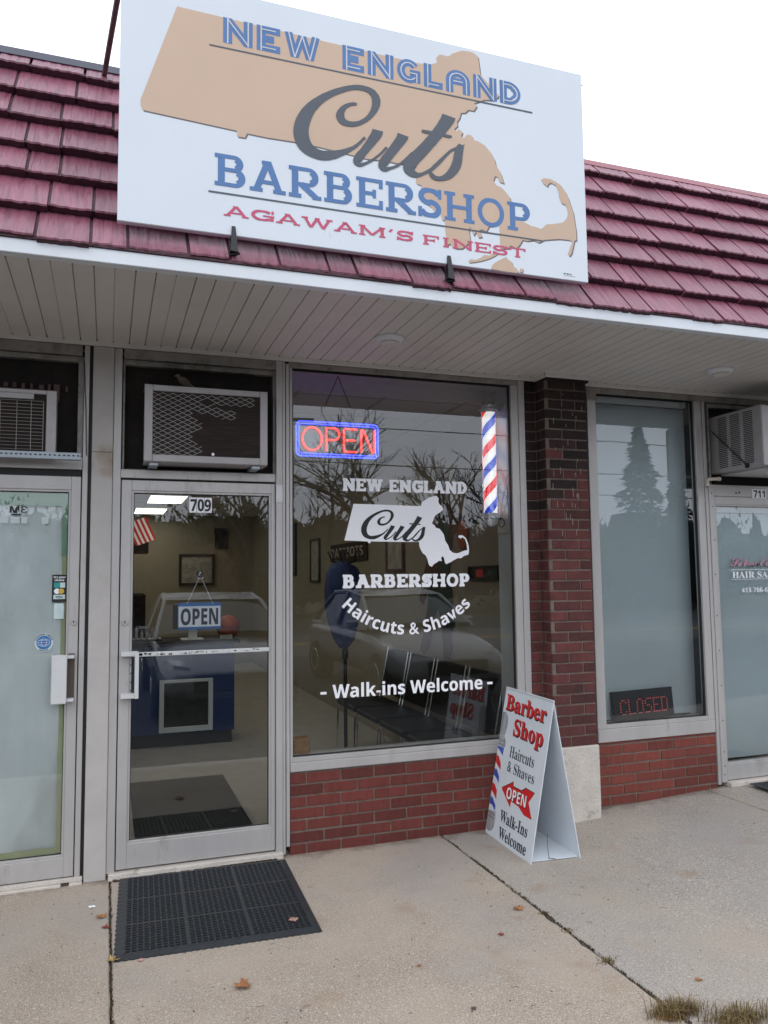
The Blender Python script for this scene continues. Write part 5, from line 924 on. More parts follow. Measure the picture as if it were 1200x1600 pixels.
leaf(-.046, -.361, .020, .6, 'vinyl', 'torn scrap of white paper on the left slab', name='paper_scrap', cat='scrap', curl=.05)
mb = MB(); rr_ = random.Random(21)
for k in range(260):
    x = rr_.uniform(-1.0, 3.8); y = rr_.uniform(-2.35, -.1); s = rr_.uniform(.0015, .0045)
    mb.lathe([(s, gz(x)-.0005), (s*.6, gz(x)+s*.8)], (x, y, 0), 5)
tag(mb.build('grit', 'rust'), 'scattered dark crumbs and grit on the concrete walk', 'grit', kind='stuff')
mb = MB()
for k in range(900):     # crumbs of soil, moss and leaf caught in the joints
    jx = rr_.choice([.0405, 1.9935, 1.9935]); x = jx+rr_.gauss(0, .004 if jx > 1 else .003); y = rr_.uniform(-2.4, -.08)
    if jx > 1 and math.sin(y*9+1)+math.sin(y*23) < -.2 and rr_.random() < .8: continue
    s = rr_.uniform(.0015, .0042); mb.lathe([(s, -.004), (s*.7, s*.9), (s*.2, s*1.2)], (x, y, 0), 5)
tag(mb.build('joint_litter', 'soil'), 'soil crumbs and moss caught in the joints of the walk', 'litter', kind='stuff')
mb = MB()
for k in range(26):
    x = rr_.uniform(.2, 3.2); y = rr_.uniform(-2.2, -.9); a = rr_.uniform(0, 6.28); L_ = rr_.uniform(.012, .04)
    mb.tube([(x, y, gz(x)+.002), (x+L_*math.cos(a)*.5, y+L_*math.sin(a)*.5, gz(x)+.004), (x+L_*math.cos(a+.4), y+L_*math.sin(a+.4), gz(x)+.002)], .0007, 4)
tag(mb.build('twigs', 'rust'), 'tiny twigs and leaf stems strewn over the walk', 'twigs', kind='stuff')
def weed(x, y, n, h, sp, lb, sx=1.):
    t = MB()
    for k in range(n):
        bx, by = x+rr_.gauss(0, sp*.5*sx), y+rr_.gauss(0, sp*.35); a = rr_.uniform(0, 6.28); L_ = h*rr_.uniform(.4, 1.1); ln = L_*rr_.uniform(.3, 1.1); w_ = rr_.uniform(.0008, .0018)
        p_ = [(bx, by, gz(x)-.005), (bx+ln*.3*math.cos(a), by+ln*.3*math.sin(a), gz(x)+L_*.6), (bx+ln*math.cos(a), by+ln*math.sin(a), gz(x)+L_*.75)]
        t.add([(q[0]-w_*math.sin(a)*f_, q[1]+w_*math.cos(a)*f_, q[2]) for q, f_ in ((p_[0], 1), (p_[0], -1), (p_[1], .9), (p_[1], -.9))]+[p_[2]], [(0, 1, 3, 2), (2, 3, 4)])
    tag(t.build('grass_tuft', 'grass_dry'), lb, 'grass tuft', 'dry grass in the joints')
weed(1.99, -2.14, 700, .055, .075, 'large dry grass tuft at the bottom end of the long joint', 1.4)
weed(2.17, -2.26, 700, .05, .10, 'dry grass tuft in the bottom right corner of the photo', 1.4)
weed(1.990, -1.22, 60, .018, .025, 'little moss tuft in the long joint nearest the sidewalk sign')
weed(1.992, -1.42, 60, .012, .035, 'flat moss patch in the long joint between the two other tufts')
weed(1.992, -1.72, 80, .020, .035, 'ochre grass sprig in the long joint above the large tuft')
# ================================================================== inside the barbershop
IX0, IX1, IY1, IZ = -.04, 2.70, 10.8, 2.84
struct('interior_floor', MB().box(IX0, IX1+.0, .062, IY1, -.02, -.004), 'floor_in')
struct('interior_wall', MB().box(IX0-.05, IX0, .062, IY1, -.02, 2.95).box(IX1, IX1+.05, .20, IY1, -.02, 2.95).box(IX0, IX1, IY1, IY1+.05, -.02, 2.95), 'wall_in')
struct('interior_ceiling', MB().box(IX0, IX1, .35, IY1, IZ, IZ+.02).box(IX0, IX1, .062, .35, 2.925, 2.94).box(IX0, IX1, .34, .35, IZ, 2.93), 'ceil_in')
mb = MB()
for k in range(18): mb.box(IX0, IX1, .40+.61*k, .424+.61*k, IZ-.003, IZ+.001)
for x in (.55, 1.16, 1.77, 2.38): mb.box(x, x+.024, .35, IY1, IZ-.0045, IZ+.0)
struct('ceiling_grid', mb, 'grid')
struct('neighbour_wall', MB().box(3.0, 3.05, .3, 3.0, 0, 2.95).box(3.05, 7, 2.95, 3.0, 0, 2.95).box(3.05, 7, .3, 3, 2.93, 2.95).box(3.05, 7, .1, 3, -.02, .0), 'wall_in')

struct('vacant_interior', MB().box(-3.5, -.12, 1.2, 1.25, 0, 2.95).box(-3.5, -.1, .07, 1.25, 2.9, 2.95).box(-3.5, -.1, .07, 1.25, -.02, .0), 'wall_in')
cl = []
for x0, x1, y0, y1, lb in ((.55, 1.12, 7.1, 8.3, 'nearer lit ceiling panel seen at the top of the shop door'), (.42, .98, 9.3, 10.4, 'farther lit ceiling panel seen behind the house number of the shop door'), (1.28, 1.58, 2.35, 2.85, 'small lit ceiling panel in the shop behind the neon sign'), (.40, .96, 1.7, 2.9, 'unseen ceiling panel added to brighten the shop over the entrance carpet'), (.40, .96, 4.2, 5.4, 'unseen ceiling panel added to brighten the shop above the blue counter')):  # last two panels are out of view, added to brighten the interior
    t = thing('ceiling_panel_light', lb, 'ceiling light', ((x0+x1)/2, (y0+y1)/2, IZ), 'lit panels in the shop ceiling')
    frame_rect_ = MB().box(x0, x1, y0, y0+.025, IZ-.012, IZ-.005).box(x0, x1, y1-.025, y1, IZ-.012, IZ-.005).box(x0, x0+.025, y0+.025, y1-.025, IZ-.012, IZ-.005).box(x1-.025, x1, y0+.025, y1-.025, IZ-.012, IZ-.005).build('trim', 'grid', t)
    MB().box(x0+.025, x1-.025, y0+.025, y1-.025, IZ-.010, IZ-.006).build('diffuser', 'panel_light', t)
tag(MB().bbox(.19, .925, .62, 2.05, -.004, .008, .003).build('carpet_mat', 'carpet'), 'dark entrance carpet on the shop floor behind the door glass', 'carpet')
t = thing('counter', 'blue reception counter with dark top seen through the door glass', 'counter', (.6, 3.6, 0))
MB().bbox(.03, 1.215, 3.36, 4.0, .12, .97, .004).build('front', 'navy', t); MB().box(.05, 1.195, 3.40, 3.98, -.004, .12).build('toe_kick', 'black', t); MB().bbox(.0, 1.26, 3.30, 4.05, .97, 1.01, .006).build('counter_top', 'board', t)
t = thing('framed_panel', 'grey framed poster leaning on the blue counter', 'frame', (.73, 3.3, .15))
frame_rect(MB(), .49, 1.00, .14, .64, .045, .045, .05, .03, 3.315, 3.35, .004).build('frame', 'blind', t); MB().box(.53, .96, 3.335, 3.345, .18, .62).build('print', 'screen', t)
bl = MB(); import_r = .118
prof = [(max(.001, .118*math.sin(R(a))), 1.128-.118*math.cos(R(a))) for a in range(0, 181, 12)]
bb = MB().lathe(prof, (1.17, 3.50, 0), 24).build('basketball', 'ball', None, smooth=True); tag(bb, 'orange basketball on the blue counter behind the open sign', 'basketball')
mb = MB(); mb.tube([(1.17+.119*math.cos(R(a)), 3.50+.119*math.sin(R(a)), 1.128) for a in range(0, 361, 15)], .0025, 4); mb.tube([(1.17+.119*math.cos(R(a)), 3.50, 1.128+.119*math.sin(R(a))) for a in range(0, 361, 15)], .0025, 4); mb.build('seam', 'black', bb)
t = thing('monitor_stand', 'white monitor foot standing on the blue counter below the open sign', 'monitor stand', (.8, 3.5, 1.01))
MB().bbox(.70, .92, 3.4, 3.6, 1.01, 1.022, .004).build('base', 'alu_white', t); MB().bbox(.77, .86, 3.47, 3.51, 1.022, 1.17, .004).build('neck', 'alu_white', t); MB().bbox(.62, .99, 3.44, 3.47, 1.12, 1.36, .004).build('screen', 'board', t)
tag(MB().bbox(1.07, 1.19, 3.34, 3.36, 1.01, 1.055, .002).build('card_holder', 'paper'), 'small white card holder on the counter edge right of the open sign', 'card holder')
t = thing('bottle_tray', 'dark tray of clippers and bottles at the left end of the counter', 'tray', (.3, 3.6, 1.01))
MB().bbox(.10, .52, 3.45, 3.65, 1.01, 1.03, .004).build('tray', 'black', t); mb = MB()
for k in range(8): x = .13+.05*k; hh = rr_.uniform(.04, .12); mb.lathe([(.014, 1.03), (.014, 1.03+hh), (.005, 1.04+hh), (.005, 1.06+hh)], (x, 3.5+.1*rr_.random(), 0), 10)
mb.build('bottles', 'silver', t)
# barber chair silhouette in the dark left part
t = thing('barber_chair', 'black padded barber chair standing in the dark left of the counter', 'barber chair', (.2, 5.2, 0))
MB().bbox(.02, .45, 5.0, 5.5, .5, .62, .03).build('seat', 'vinyl_seat', t); MB().bbox(.02, .45, 5.5, 5.62, .62, 1.45, .03).build('backrest', 'vinyl_seat', t); MB().lathe([(.25, -.004), (.25, .03), (.05, .06), (.05, .5)], (.23, 5.25, 0), 20).build('pedestal', 'chrome', t)
# things on the walls
def picture(x0, x1, z0, z1, y, lb, m='screen', fm='black', bw=.03, wall='back'):
    t = thing('picture_frame', lb, 'picture', ((x0+x1)/2, y, z0) if wall == 'back' else (IX1, (x0+x1)/2, z0), 'framed pictures on the shop walls')
    if wall == 'back':
        frame_rect(MB(), x0, x1, z0, z1, bw, bw, bw, bw, y-.03, y, .003).build('frame', fm, t); MB().box(x0+bw, x1-bw, y-.012, y-.008, z0+bw, z1-bw).build('print', m, t)
    else:
        X_ = IX1; mb = MB()
        for a, b, c, d in ((x0, x0+bw, z0, z1), (x1-bw, x1, z0, z1), (x0+bw, x1-bw, z0, z0+bw), (x0+bw, x1-bw, z1-bw, z1)): mb.bbox(X_-.03, X_, a, b, c, d, .003)
        mb.build('frame', fm, t); MB().box(X_-.012, X_-.008, x0+bw, x1-bw, z0+bw, z1-bw).build('print', m, t)
picture(1.28, 1.95, 1.50, 2.10, 10.78, 'dark framed picture on the back wall straight above the open sign', 'paper', bw=.05)
picture(1.95, 2.20, 2.2, 2.60, 10.78, 'small narrow picture high on the back wall of the shop', 'screen')
tag(MB().bbox(.05, .50, 6.0, 6.06, 1.95, 2.35, .01).build('air_purifier', 'board'), 'dark wall box in the left of the door view', 'wall box')
picture(7.0, 7.9, 1.65, 2.45, 0, 'large dark framed poster on the side wall seen at right through the door', 'screen', wall='s', bw=.05)
picture(5.6, 6.1, 1.55, 2.15, 0, 'tall narrow framed picture on the side wall right of the door view', 'paper', wall='s')
picture(2.42, 2.92, 1.66, 2.02, 0, 'brown framed photograph behind the white state map', 'paper', 'rust', wall='s')
picture(.48, .98, 1.575, 1.685, 0, 'low dark framed strip with red and green print on the side wall', 'screen', wall='s', bw=.012)
MB().box(2.686, 2.689, .55, .70, 1.60, 1.66).build('pennant_print', 'green', bpy.data.objects[[o.name for o in C.objects if o.name.startswith('picture_frame')][-1]]); MB().box(2.686, 2.689, .74, .86, 1.60, 1.66).build('pennant_print', 'red', bpy.data.objects[[o.name for o in C.objects if o.name.startswith('picture_frame')][-1]])
picture(.70, 1.0, 2.02, 2.36, 0, 'black framed case with round badges below the wall lettering', 'board', wall='s', bw=.01)
pf = bpy.data.objects[[o.name for o in C.objects if o.name.startswith('picture_frame') and o.type == 'EMPTY'][-1]]
for z in (2.09, 2.19, 2.29): MB().lathe([(.026, 2.680), (.026, 2.684)], (0, .955, z), 16, 'x').build('badge', 'paper', pf)
fwl = (Vector((2.694, 1.19, 0)), Vector((0, -1, 0)), Vector((0, 0, 1)), Vector((-1, 0, 0)))
tag(text(MB(), 'BOSTON', 0, .52, 2.385, .085, fwl, 'serif', .02).build('wall_letters', 'ink'), 'dark BOSTON lettering on the side wall left of the barber pole', 'wall lettering')
t = thing('team_banner', 'small dark banner with pale lettering hanging on the side wall behind the window', 'banner', (2.66, 4.4, 1.8))
MB().bbox(2.67, 2.695, 3.55, 5.0, 1.80, 2.02, .004).build('cloth', 'board', t); text(MB(), 'PATRIOTS', 0, 1.3, 1.86, .11, (Vector((2.668, 4.95, 0)), Vector((0, -1, 0)), Vector((0, 0, 1)), Vector((-1, 0, 0))), 'sans').build('lettering', 'paper', t)
# big cut-out player on the side wall
t = thing('wall_cutout', 'life size printed basketball player in green shorts on the side wall', 'wall cutout', (2.69, 1.5, .9))
fq = (Vector((2.692, 0, 0)), Vector((0, -1, 0)), Vector((0, 0, 1)), Vector((-1, 0, 0)))
Q = lambda pts: [(-a, b) for a, b in pts]
MB().poly(Q([(1.62, 1.55), (1.40, 1.55), (1.30, 1.95), (1.10, 2.02), (1.12, 2.10), (1.32, 2.16), (1.38, 2.24), (1.62, 2.22), (1.72, 1.95), (1.95, 1.62), (2.05, 1.40), (1.98, 1.36), (1.80, 1.55)]), fq, .002, .003).build('upper_body', 'skin', t)
MB().poly(Q([(1.60, 1.65), (1.38, 1.65), (1.36, 2.02), (1.44, 2.16), (1.58, 2.16), (1.62, 1.95)]), fq, .004, .003).build('vest', 'green', t)
MB().poly(Q([(1.52+.085*math.cos(R(a)), 2.33+.115*math.sin(R(a))) for a in range(0, 360, 20)]), fq, .003, .003).build('head', 'skin', t)
MB().poly(Q([(1.78, 1.62), (1.36, 1.62), (1.30, 1.22), (1.36, 1.16), (1.55, 1.20), (1.62, 1.35), (1.75, 1.25), (1.86, 1.35)]), fq, .004, .003).build('shorts', 'green', t)
MB().poly(Q([(1.86, 1.35), (1.72, 1.24), (1.84, 1.0), (1.98, .92), (2.05, .95), (1.96, 1.12)]), fq, .002, .003).poly(Q([(1.55, 1.2), (1.36, 1.17), (1.36, 1.0), (1.40, .92), (1.52, .92)]), fq, .002, .003).build('legs', 'skin', t)
MB().poly(Q([(1.10+.10*math.cos(R(a)), 1.94+.12*math.sin(R(a))) for a in range(0, 360, 20)]), fq, .006, .003).build('ball', 'ball', t)
# waiting chairs in a row, chrome frames
def chair(lb, y):
    t = thing('waiting_chair', lb, 'chair', (2.35, y, -.004), 'black waiting chairs along the side wall'); h = .27
    MB().bbox(2.10, 2.56, y-h, y+h, .405, .455, .012).build('seat', 'vinyl_seat', t)
    mb = MB(); mb.add([(2.545, y-h+.01, .50), (2.575, y-h+.01, .50), (2.66, y-h+.01, .91), (2.63, y-h+.01, .91), (2.545, y+h-.01, .50), (2.575, y+h-.01, .50), (2.66, y+h-.01, .91), (2.63, y+h-.01, .91)], [(0, 1, 2, 3), (4, 7, 6, 5), (0, 4, 5, 1), (1, 5, 6, 2), (2, 6, 7, 3), (3, 7, 4, 0)]); mb.build('backrest', 'vinyl_seat', t, bevel=.008)
    for s in (-1, 1):
        yy = y+s*(h+.004)
        MB().tube([(2.635, yy, .92), (2.55, yy, .50), (2.53, yy, .43), (2.50, yy, .405), (2.14, yy, .39), (2.115, yy, .36), (2.10, yy, 0)], .008, 8).build('frame', 'chrome', t)
        MB().tube([(2.50, yy, .39), (2.58, yy, 0)], .008, 8).build('leg', 'chrome', t)
    return t
for k, (y, lb) in enumerate(((.62, 'black waiting chair nearest the window behind the sidewalk sign'), (1.24, 'second black waiting chair from the window'), (1.86, 'third black waiting chair from the window under the printed player'), (2.48, 'farthest black waiting chair in the row under the blue jersey'))): chair(lb, y)
# coat stand with hanging blue jerseys
t = thing('coat_stand', 'dark coat stand inside the window carrying a blue jersey', 'coat stand', (1.98, 2.05, -.004))
MB().tube([(1.98, 2.05, 0), (1.98, 2.05, 1.86)], .016, 10).lathe([(.028, .90), (.03, .95), (.02, 1.0)], (1.98, 2.05, 0), 12).build('pole', 'black', t)
mb = MB()
for k in range(4): a = R(45+90*k); mb.tube([(1.98, 2.05, .12), (1.98+.22*math.cos(a), 2.05+.22*math.sin(a), 0)], .012, 8)
mb.build('foot', 'black', t); mb = MB()
for k in range(6): a = R(60*k); mb.tube([(1.98, 2.05, 1.72), (1.98+.12*math.cos(a), 2.05+.12*math.sin(a), 1.76), (1.98+.15*math.cos(a), 2.05+.15*math.sin(a), 1.84)], .008, 6)
mb.build('hook', 'black', t)
mb = MB(); prof = [(1.74, .03, .05), (1.70, .12, .07), (1.62, .15, .09), (1.50, .155, .10), (1.35, .145, .10), (1.22, .12, .09), (1.10, .09, .07), (1.02, .035, .04)]; vs = []
for z, a, b in prof:
    for k in range(20): an = 2*math.pi*k/20; wv = 1+.16*math.sin(5*an+z*9); vs.append((1.94+a*wv*math.cos(an), 1.96+b*wv*math.sin(an), z+.02*math.sin(3*an)))
mb.add(vs, [(i*20+k, i*20+(k+1) % 20, i*20+20+(k+1) % 20, i*20+20+k) for i in range(len(prof)-1) for k in range(20)]+[tuple(range(20))])
tag(mb.build('jersey', 'jersey', None, smooth=True), 'crumpled blue jersey hanging from the coat stand', 'jersey')
t = thing('flag', 'small striped flag hanging at the top left of the door view', 'flag', (.3, 5.5, 2.1))
o_ = Vector((.20, 5.45, 2.30)); uu = Vector((.82, 0, .30)).normalized(); vv_ = Vector((.42, 0, -.9)).normalized()
for k in range(9):
    a = o_+uu*0+vv_*0; mb = MB(); P = lambda s, q: tuple(o_+uu*s+vv_*q+Vector((0, .02*math.sin(q*9), 0)))
    n = 8; vs = [P(.028*k, .30*j/n) for j in range(n+1)]+[P(.028*(k+1), .30*j/n) for j in range(n+1)]
    mb.add(vs, [(j, j+1, n+2+j, n+1+j) for j in range(n)]).build('stripe', 'red' if k % 2 == 0 else 'vinyl', t)

# ================================================================== things in the windows
# neon
NY = .085
t = thing('neon_sign', 'glowing red neon OPEN sign in a blue neon border hung inside the shop window', 'neon sign', (1.36, NY, 2.36))
def rrect(x0, x1, z0, z1, r, y):
    p = []
    for cx_, cz_, a0 in ((x1-r, z1-r, 0), (x0+r, z1-r, 90), (x0+r, z0+r, 180), (x1-r, z0+r, 270)):
        p += [(cx_+r*math.cos(R(a0+18*k)), y, cz_+r*math.sin(R(a0+18*k))) for k in range(6)]
    return p+[p[0]]
MB().tube(rrect(1.092, 1.630, 2.366, 2.584, .03, NY), .0048, 8, False).tube(rrect(1.108, 1.614, 2.382, 2.568, .024, NY), .0036, 8, False).build('border_tube', 'neon_blue', t)
def nl(ch, x, w_, z0=2.402, h=.146):
    y = NY-.004; m_ = MB(); rd = .0058
    if ch == 'O': m_.tube([(x+w_/2+w_/2*math.cos(R(a)), y, z0+h/2+h/2*math.sin(R(a))) for a in range(0, 361, 15)], rd, 8, False)
    if ch == 'P': m_.tube([(x, y, z0), (x, y, z0+h), (x+w_*.55, y, z0+h)]+[(x+w_*.6+w_*.4*math.cos(R(a)), y, z0+h*.74+h*.26*math.sin(R(a))) for a in range(80, -91, -20)]+[(x+.01, y, z0+h*.48)], rd, 8)
    if ch == 'E': m_.tube([(x+w_, y, z0+h), (x+.006, y, z0+h), (x, y, z0+h-.006), (x, y, z0+.006), (x+.006, y, z0), (x+w_, y, z0)], rd, 8).tube([(x, y, z0+h*.5), (x+w_*.9, y, z0+h*.5)], rd, 8)
    if ch == 'N': m_.tube([(x, y, z0), (x, y, z0+h), (x+.012, y, z0+h), (x+w_-.012, y, z0), (x+w_, y, z0), (x+w_, y, z0+h)], rd, 8)
    return m_.build('letter_tube', 'neon_red', t)
nl('O', 1.130, .125); nl('P', 1.285, .085); nl('E', 1.400, .085); nl('N', 1.515, .088)
MB().box(1.10, 1.62, NY+.012, NY+.0145, 2.374, 2.576).build('backing_plate', 'clear', t)
mb = MB(); links(mb, (1.365, NY, 2.885), (1.235, NY, 2.590), 26, .007, .0015); links(mb, (1.365, NY, 2.885), (1.485, NY, 2.588), 26, .007, .0015); mb.build('chain', 'black_metal', t)
MB().tube([(1.46, NY+.01, 2.60), (1.50, NY+.02, 2.66), (1.54, NY+.01, 2.62), (1.53, NY+.01, 2.58)], .0015, 5).build('cord', 'black', t)
# hanging OPEN sign on the door
t = thing('hanging_sign', 'blue and white OPEN sign hung by string from a suction cup on the door glass', 'sign', (.51, .045, 1.32))
fo = wall_frame(.040)
MB().bbox(.386, .630, .040, .043, 1.318, 1.473, .001).build('board', 'signblue', t); MB().box(.389, .627, .0385, .0395, 1.334, 1.452).build('face', 'vinyl', t)
text(MB(), 'OPEN', .402, .614, 1.345, .094, wall_frame(.0378), 'sans', .012).build('lettering', 'ink', t)
mb = MB()
for xx in (.436, .583): mb.tube([(xx, .0385, 1.466), (.510, .036, 1.628)], .0017, 5)
mb.build('string', 'vinyl', t); MB().lathe([(.026, .0315), (.024, .035), (.010, .040), (.007, .046)], (.510, 0, 1.637), 20, 'y').build('suction_cup', 'clear', t, smooth=True); MB().tube([(.510, .046, 1.645), (.510, .05, 1.63), (.512, .046, 1.622)], .0025, 6).build('hook', 'chrome', t)
# barber pole
PX, PY, PR = 2.485, .20, .0455
t = thing('barber_pole', 'red white and blue spiral barber pole with chrome caps inside the shop window', 'barber pole', (PX, PY, 1.92))
zb, zt_ = 2.03, 2.745; n = 96
turn = .318   # rise of one full turn of the helix (two stripes each red and blue)
vs = {k: MB() for k in ('pole_white', 'pole_red', 'pole_blue')}; NA = 48; NZ = 150
for i in range(NZ):
    z0_, z1_ = zb+(zt_-zb)*i/NZ, zb+(zt_-zb)*(i+1)/NZ
    break
def helix(m_, ph, wdt, r_):
    """one stripe as a band on the cylinder: a sheared strip clipped to the tube ends"""
    pitch_ = .29; N_ = 40; tot = int((zt_-zb)/pitch_+2)*N_; vs_ = []; fs_2 = []
    for i in range(-N_*2, tot):
        a = 2*math.pi*i/N_; zc = zb+pitch_*(i/N_)+ph
        lo, hi = max(zb, zc-wdt/2), min(zt_, zc+wdt/2)
        if hi <= lo: vs_.append(None); continue
        vs_.append(((PX+r_*math.sin(a), PY-r_*math.cos(a), lo), (PX+r_*math.sin(a), PY-r_*math.cos(a), hi)))
    for a, b in zip(vs_, vs_[1:]):
        if a and b: m_.add([a[0], b[0], b[1], a[1]], [(0, 1, 2, 3)])
MB().lathe([(PR, zb), (PR, zt_)], (PX, PY, 0), 40).build('cylinder', 'pole_white', t, smooth=False)
mr_, mbl = MB(), MB(); helix(mr_, .145+.055, .068, PR+.0012); helix(mbl, .055, .068, PR+.0012)
mr_.build('red_stripe', 'pole_red', t); mbl.build('blue_stripe', 'pole_blue', t)
MB().lathe([(PR+.010, zb), (PR+.010, zt_)], (PX, PY, 0), 40).build('glass_tube', 'clear', t, smooth=False)
prof = [(.060, 0), (.068, .006), (.068, .014), (.054, .020), (.052, .036), (.054, .040), (.046, .048), (.040, .050)]
MB().lathe([(.060, zt_-.006)]+[(r, zt_+z) for r, z in prof], (PX, PY, 0), 36).build('top_cap', 'satin_chrome', t, smooth=True)
MB().lathe([(max(.001, .043*math.cos(R(a))), zt_+.050+.040*math.sin(R(a))) for a in range(0, 91, 10)], (PX, PY, 0), 30).build('top_dome', 'clear', t, smooth=True)
MB().tube([(PX+.037*math.cos(R(a)), PY, zt_+.048+.046*math.sin(R(a))) for a in range(0, 181, 12)], .0025, 6).build('top_ring', 'chrome', t)
MB().lathe([(max(.001, .055*math.sin(R(a))), zb-.035-.055*math.cos(R(a))) for a in range(0, 91, 9)]+[(.067, zb-.030), (.067, zb-.018), (.058, zb-.012), (.058, zb+.006)], (PX, PY, 0), 36).build('bottom_cap', 'satin_chrome', t, smooth=True)
MB().bbox(2.575, 2.587, .12, .28, 1.90, 2.80, .004).build('back_plate', 'alu_white', t)
MB().tube([(PX+.06, PY, zt_+.012), (2.576, PY, zt_+.012)], .010, 8).tube([(PX+.05, PY, zb-.03), (2.576, PY, zb-.03)], .012, 8).build('arm', 'chrome', t)
MB().tube([(2.55+.022*math.cos(R(a)), PY-.03, zb-.06+.030*math.sin(R(a))) for a in range(0, 361, 20)], .003, 6).build('cord', 'black', t)
struct('window_reveal', MB().box(2.590, 2.70, .062, .30, .47, 2.925), 'blind')
# pine block on the ledge
tag(MB().bbox(1.063, 1.168, .062, .150, .553, .648, .006).build('wooden_block', 'wood'), 'rough wooden block in the lower left corner of the shop window', 'block')
# LED sign in the salon window
t = thing('led_sign', 'black box sign with faintly glowing red dotted CLOSED letters leaning in the salon window', 'led sign', (3.62, .12, .58))
fr_ = (Vector((3.365, .10, .578)), Vector((1, .0, .022)).normalized(), Vector((-.0, .10, 1)).normalized(), Vector((0, -1, .1)).normalized())
slabq(fr_, .0, .505, 0, .205, -.03, 0).build('case', 'black', t)
slabq(fr_, .0, .505, .195, .205, .0, .003).build('rim', 'black_metal', t)
mb = MB(); mb2 = MB()
pat5 = dict(C=["0110", "1001", "1000", "1000", "1000", "1001", "0110"], L=["1000"]*6+["1111"], O=["0110", "1001", "1001", "1001", "1001", "1001", "0110"], S=["0111", "1000", "1000", "0110", "0001", "0001", "1110"], E=["1111", "1000", "1000", "1110", "1000", "1000", "1111"], D=["1110", "1001", "1001", "1001", "1001", "1001", "1110"])
for q, ch_ in enumerate('CLOSED'):
    for r__, row in enumerate(pat5[ch_]):
        for c__, b_ in enumerate(row):
            if b_ == '1':
                for e in (0,):
                    a, b = .055+q*.070+c__*.0155, .140-r__*.0155
                    c3 = fr_[0]+fr_[1]*a+fr_[2]*b+fr_[3]*.001; mb.lathe([(.0045, c3.y+.0005), (.0045, c3.y-.002)], (c3.x, 0, c3.z), 6, 'y')
mb.build('led_dots', 'led', t)
tag(MB().tube([(3.30, .14, .585), (3.45, .17, .584), (3.6, .08, .584), (3.75, .16, .585), (3.95, .10, .590), (4.04, .13, .592), (3.9, .17, .587), (3.7, .12, .585)], .004, 6).build('cable', 'black'), 'loose black cable lying on the salon window ledge', 'cable')
# blinds and papered glass
t = thing('roller_blind', 'grey roller blind lowered behind the salon window', 'blind', (3.6, .1, 2.8))
MB().add([(3.20, .165, .58), (4.12, .165, .58), (4.12, .165, 2.85), (3.20, .165, 2.85), (3.20, .168, .58), (4.12, .168, .58), (4.12, .168, 2.85), (3.20, .168, 2.85)], [(0, 1, 2, 3), (4, 7, 6, 5), (1, 5, 6, 2)]).build('cloth', 'blind', t); MB().bbox(3.225, 4.03, .038, .06, 2.832, 2.876, .003).build('head_rail', 'alu_white', t)
MB().bbox(3.226, 3.262, .032, .037, 2.835, 2.876, .001).bbox(3.99, 4.03, .032, .037, 2.835, 2.876, .001).build('bracket', 'alu', t)
MB().box(4.0, 4.7, .20, .22, .47, 2.92).build('dark_side_panel', 'black', t)  # black panel standing in for the dark room beside the blind
t = thing('roller_blind', 'grey blind lowered behind the salon door glass', 'blind', (4.6, .1, 2.0))
MB().box(4.249, 5.0, .060, .062, .262, 2.06).build('cloth', 'blind', t); MB().bbox(4.249, 5.0, .034, .056, 2.058, 2.100, .003).build('head_rail', 'alu_white', t); MB().bbox(4.25, 4.275, .0315, .0338, 2.06, 2.098, .001).build('bracket', 'alu', t)
MB().box(4.249, 5.0, .09, .095, .24, 2.1).build('shadow_gap', 'black', t)
t = thing('plastic_sheet', 'crumpled white plastic sheet taped behind the glass of the left door', 'plastic sheet', (-.58, .05, .1))
mb = MB(); NX, NZ2 = 40, 90; rr_ = random.Random(12)
fold = [(rr_.uniform(-1, -.2), rr_.uniform(.2, 2.0), rr_.uniform(-1.2, 1.2), rr_.uniform(.002, .008), rr_.uniform(.02, .08)) for _ in range(70)]
def zd(x, z):
    s = 0
    for fx, fz, an, am, wd in fold:
        dx, dz = x-fx, z-fz; d = dx*math.cos(an)+dz*math.sin(an)*.5; e = -dx*math.sin(an)+dz*math.cos(an)
        if abs(e) < .6: s += 2.2*am*math.exp(-(d/wd)**2)*max(0, 1-(e/.6)**2)
    return s
vs_ = [(-.96+.752*i/NX, .068-min(.033, zd(-.96+.752*i/NX, .15+1.95*k/NZ2)), .15+1.95*k/NZ2) for k in range(NZ2+1) for i in range(NX+1)]
mb.add(vs_, [(k*(NX+1)+i, k*(NX+1)+i+1, (k+1)*(NX+1)+i+1, (k+1)*(NX+1)+i) for k in range(NZ2) for i in range(NX)]).build('sheet', 'sheet', t, smooth=True)
MB().box(-.95, -.21, .0325, .0335, 2.02, 2.096).box(-.240, -.21, .0325, .0335, 1.74, 2.02).build('green_tape', 'tape', t); MB().box(-.236, -.212, .0325, .0335, .16, 1.74).box(-.95, -.236, .0325, .0335, .154, .190).build('yellow_tape', 'yellow_tape', t)

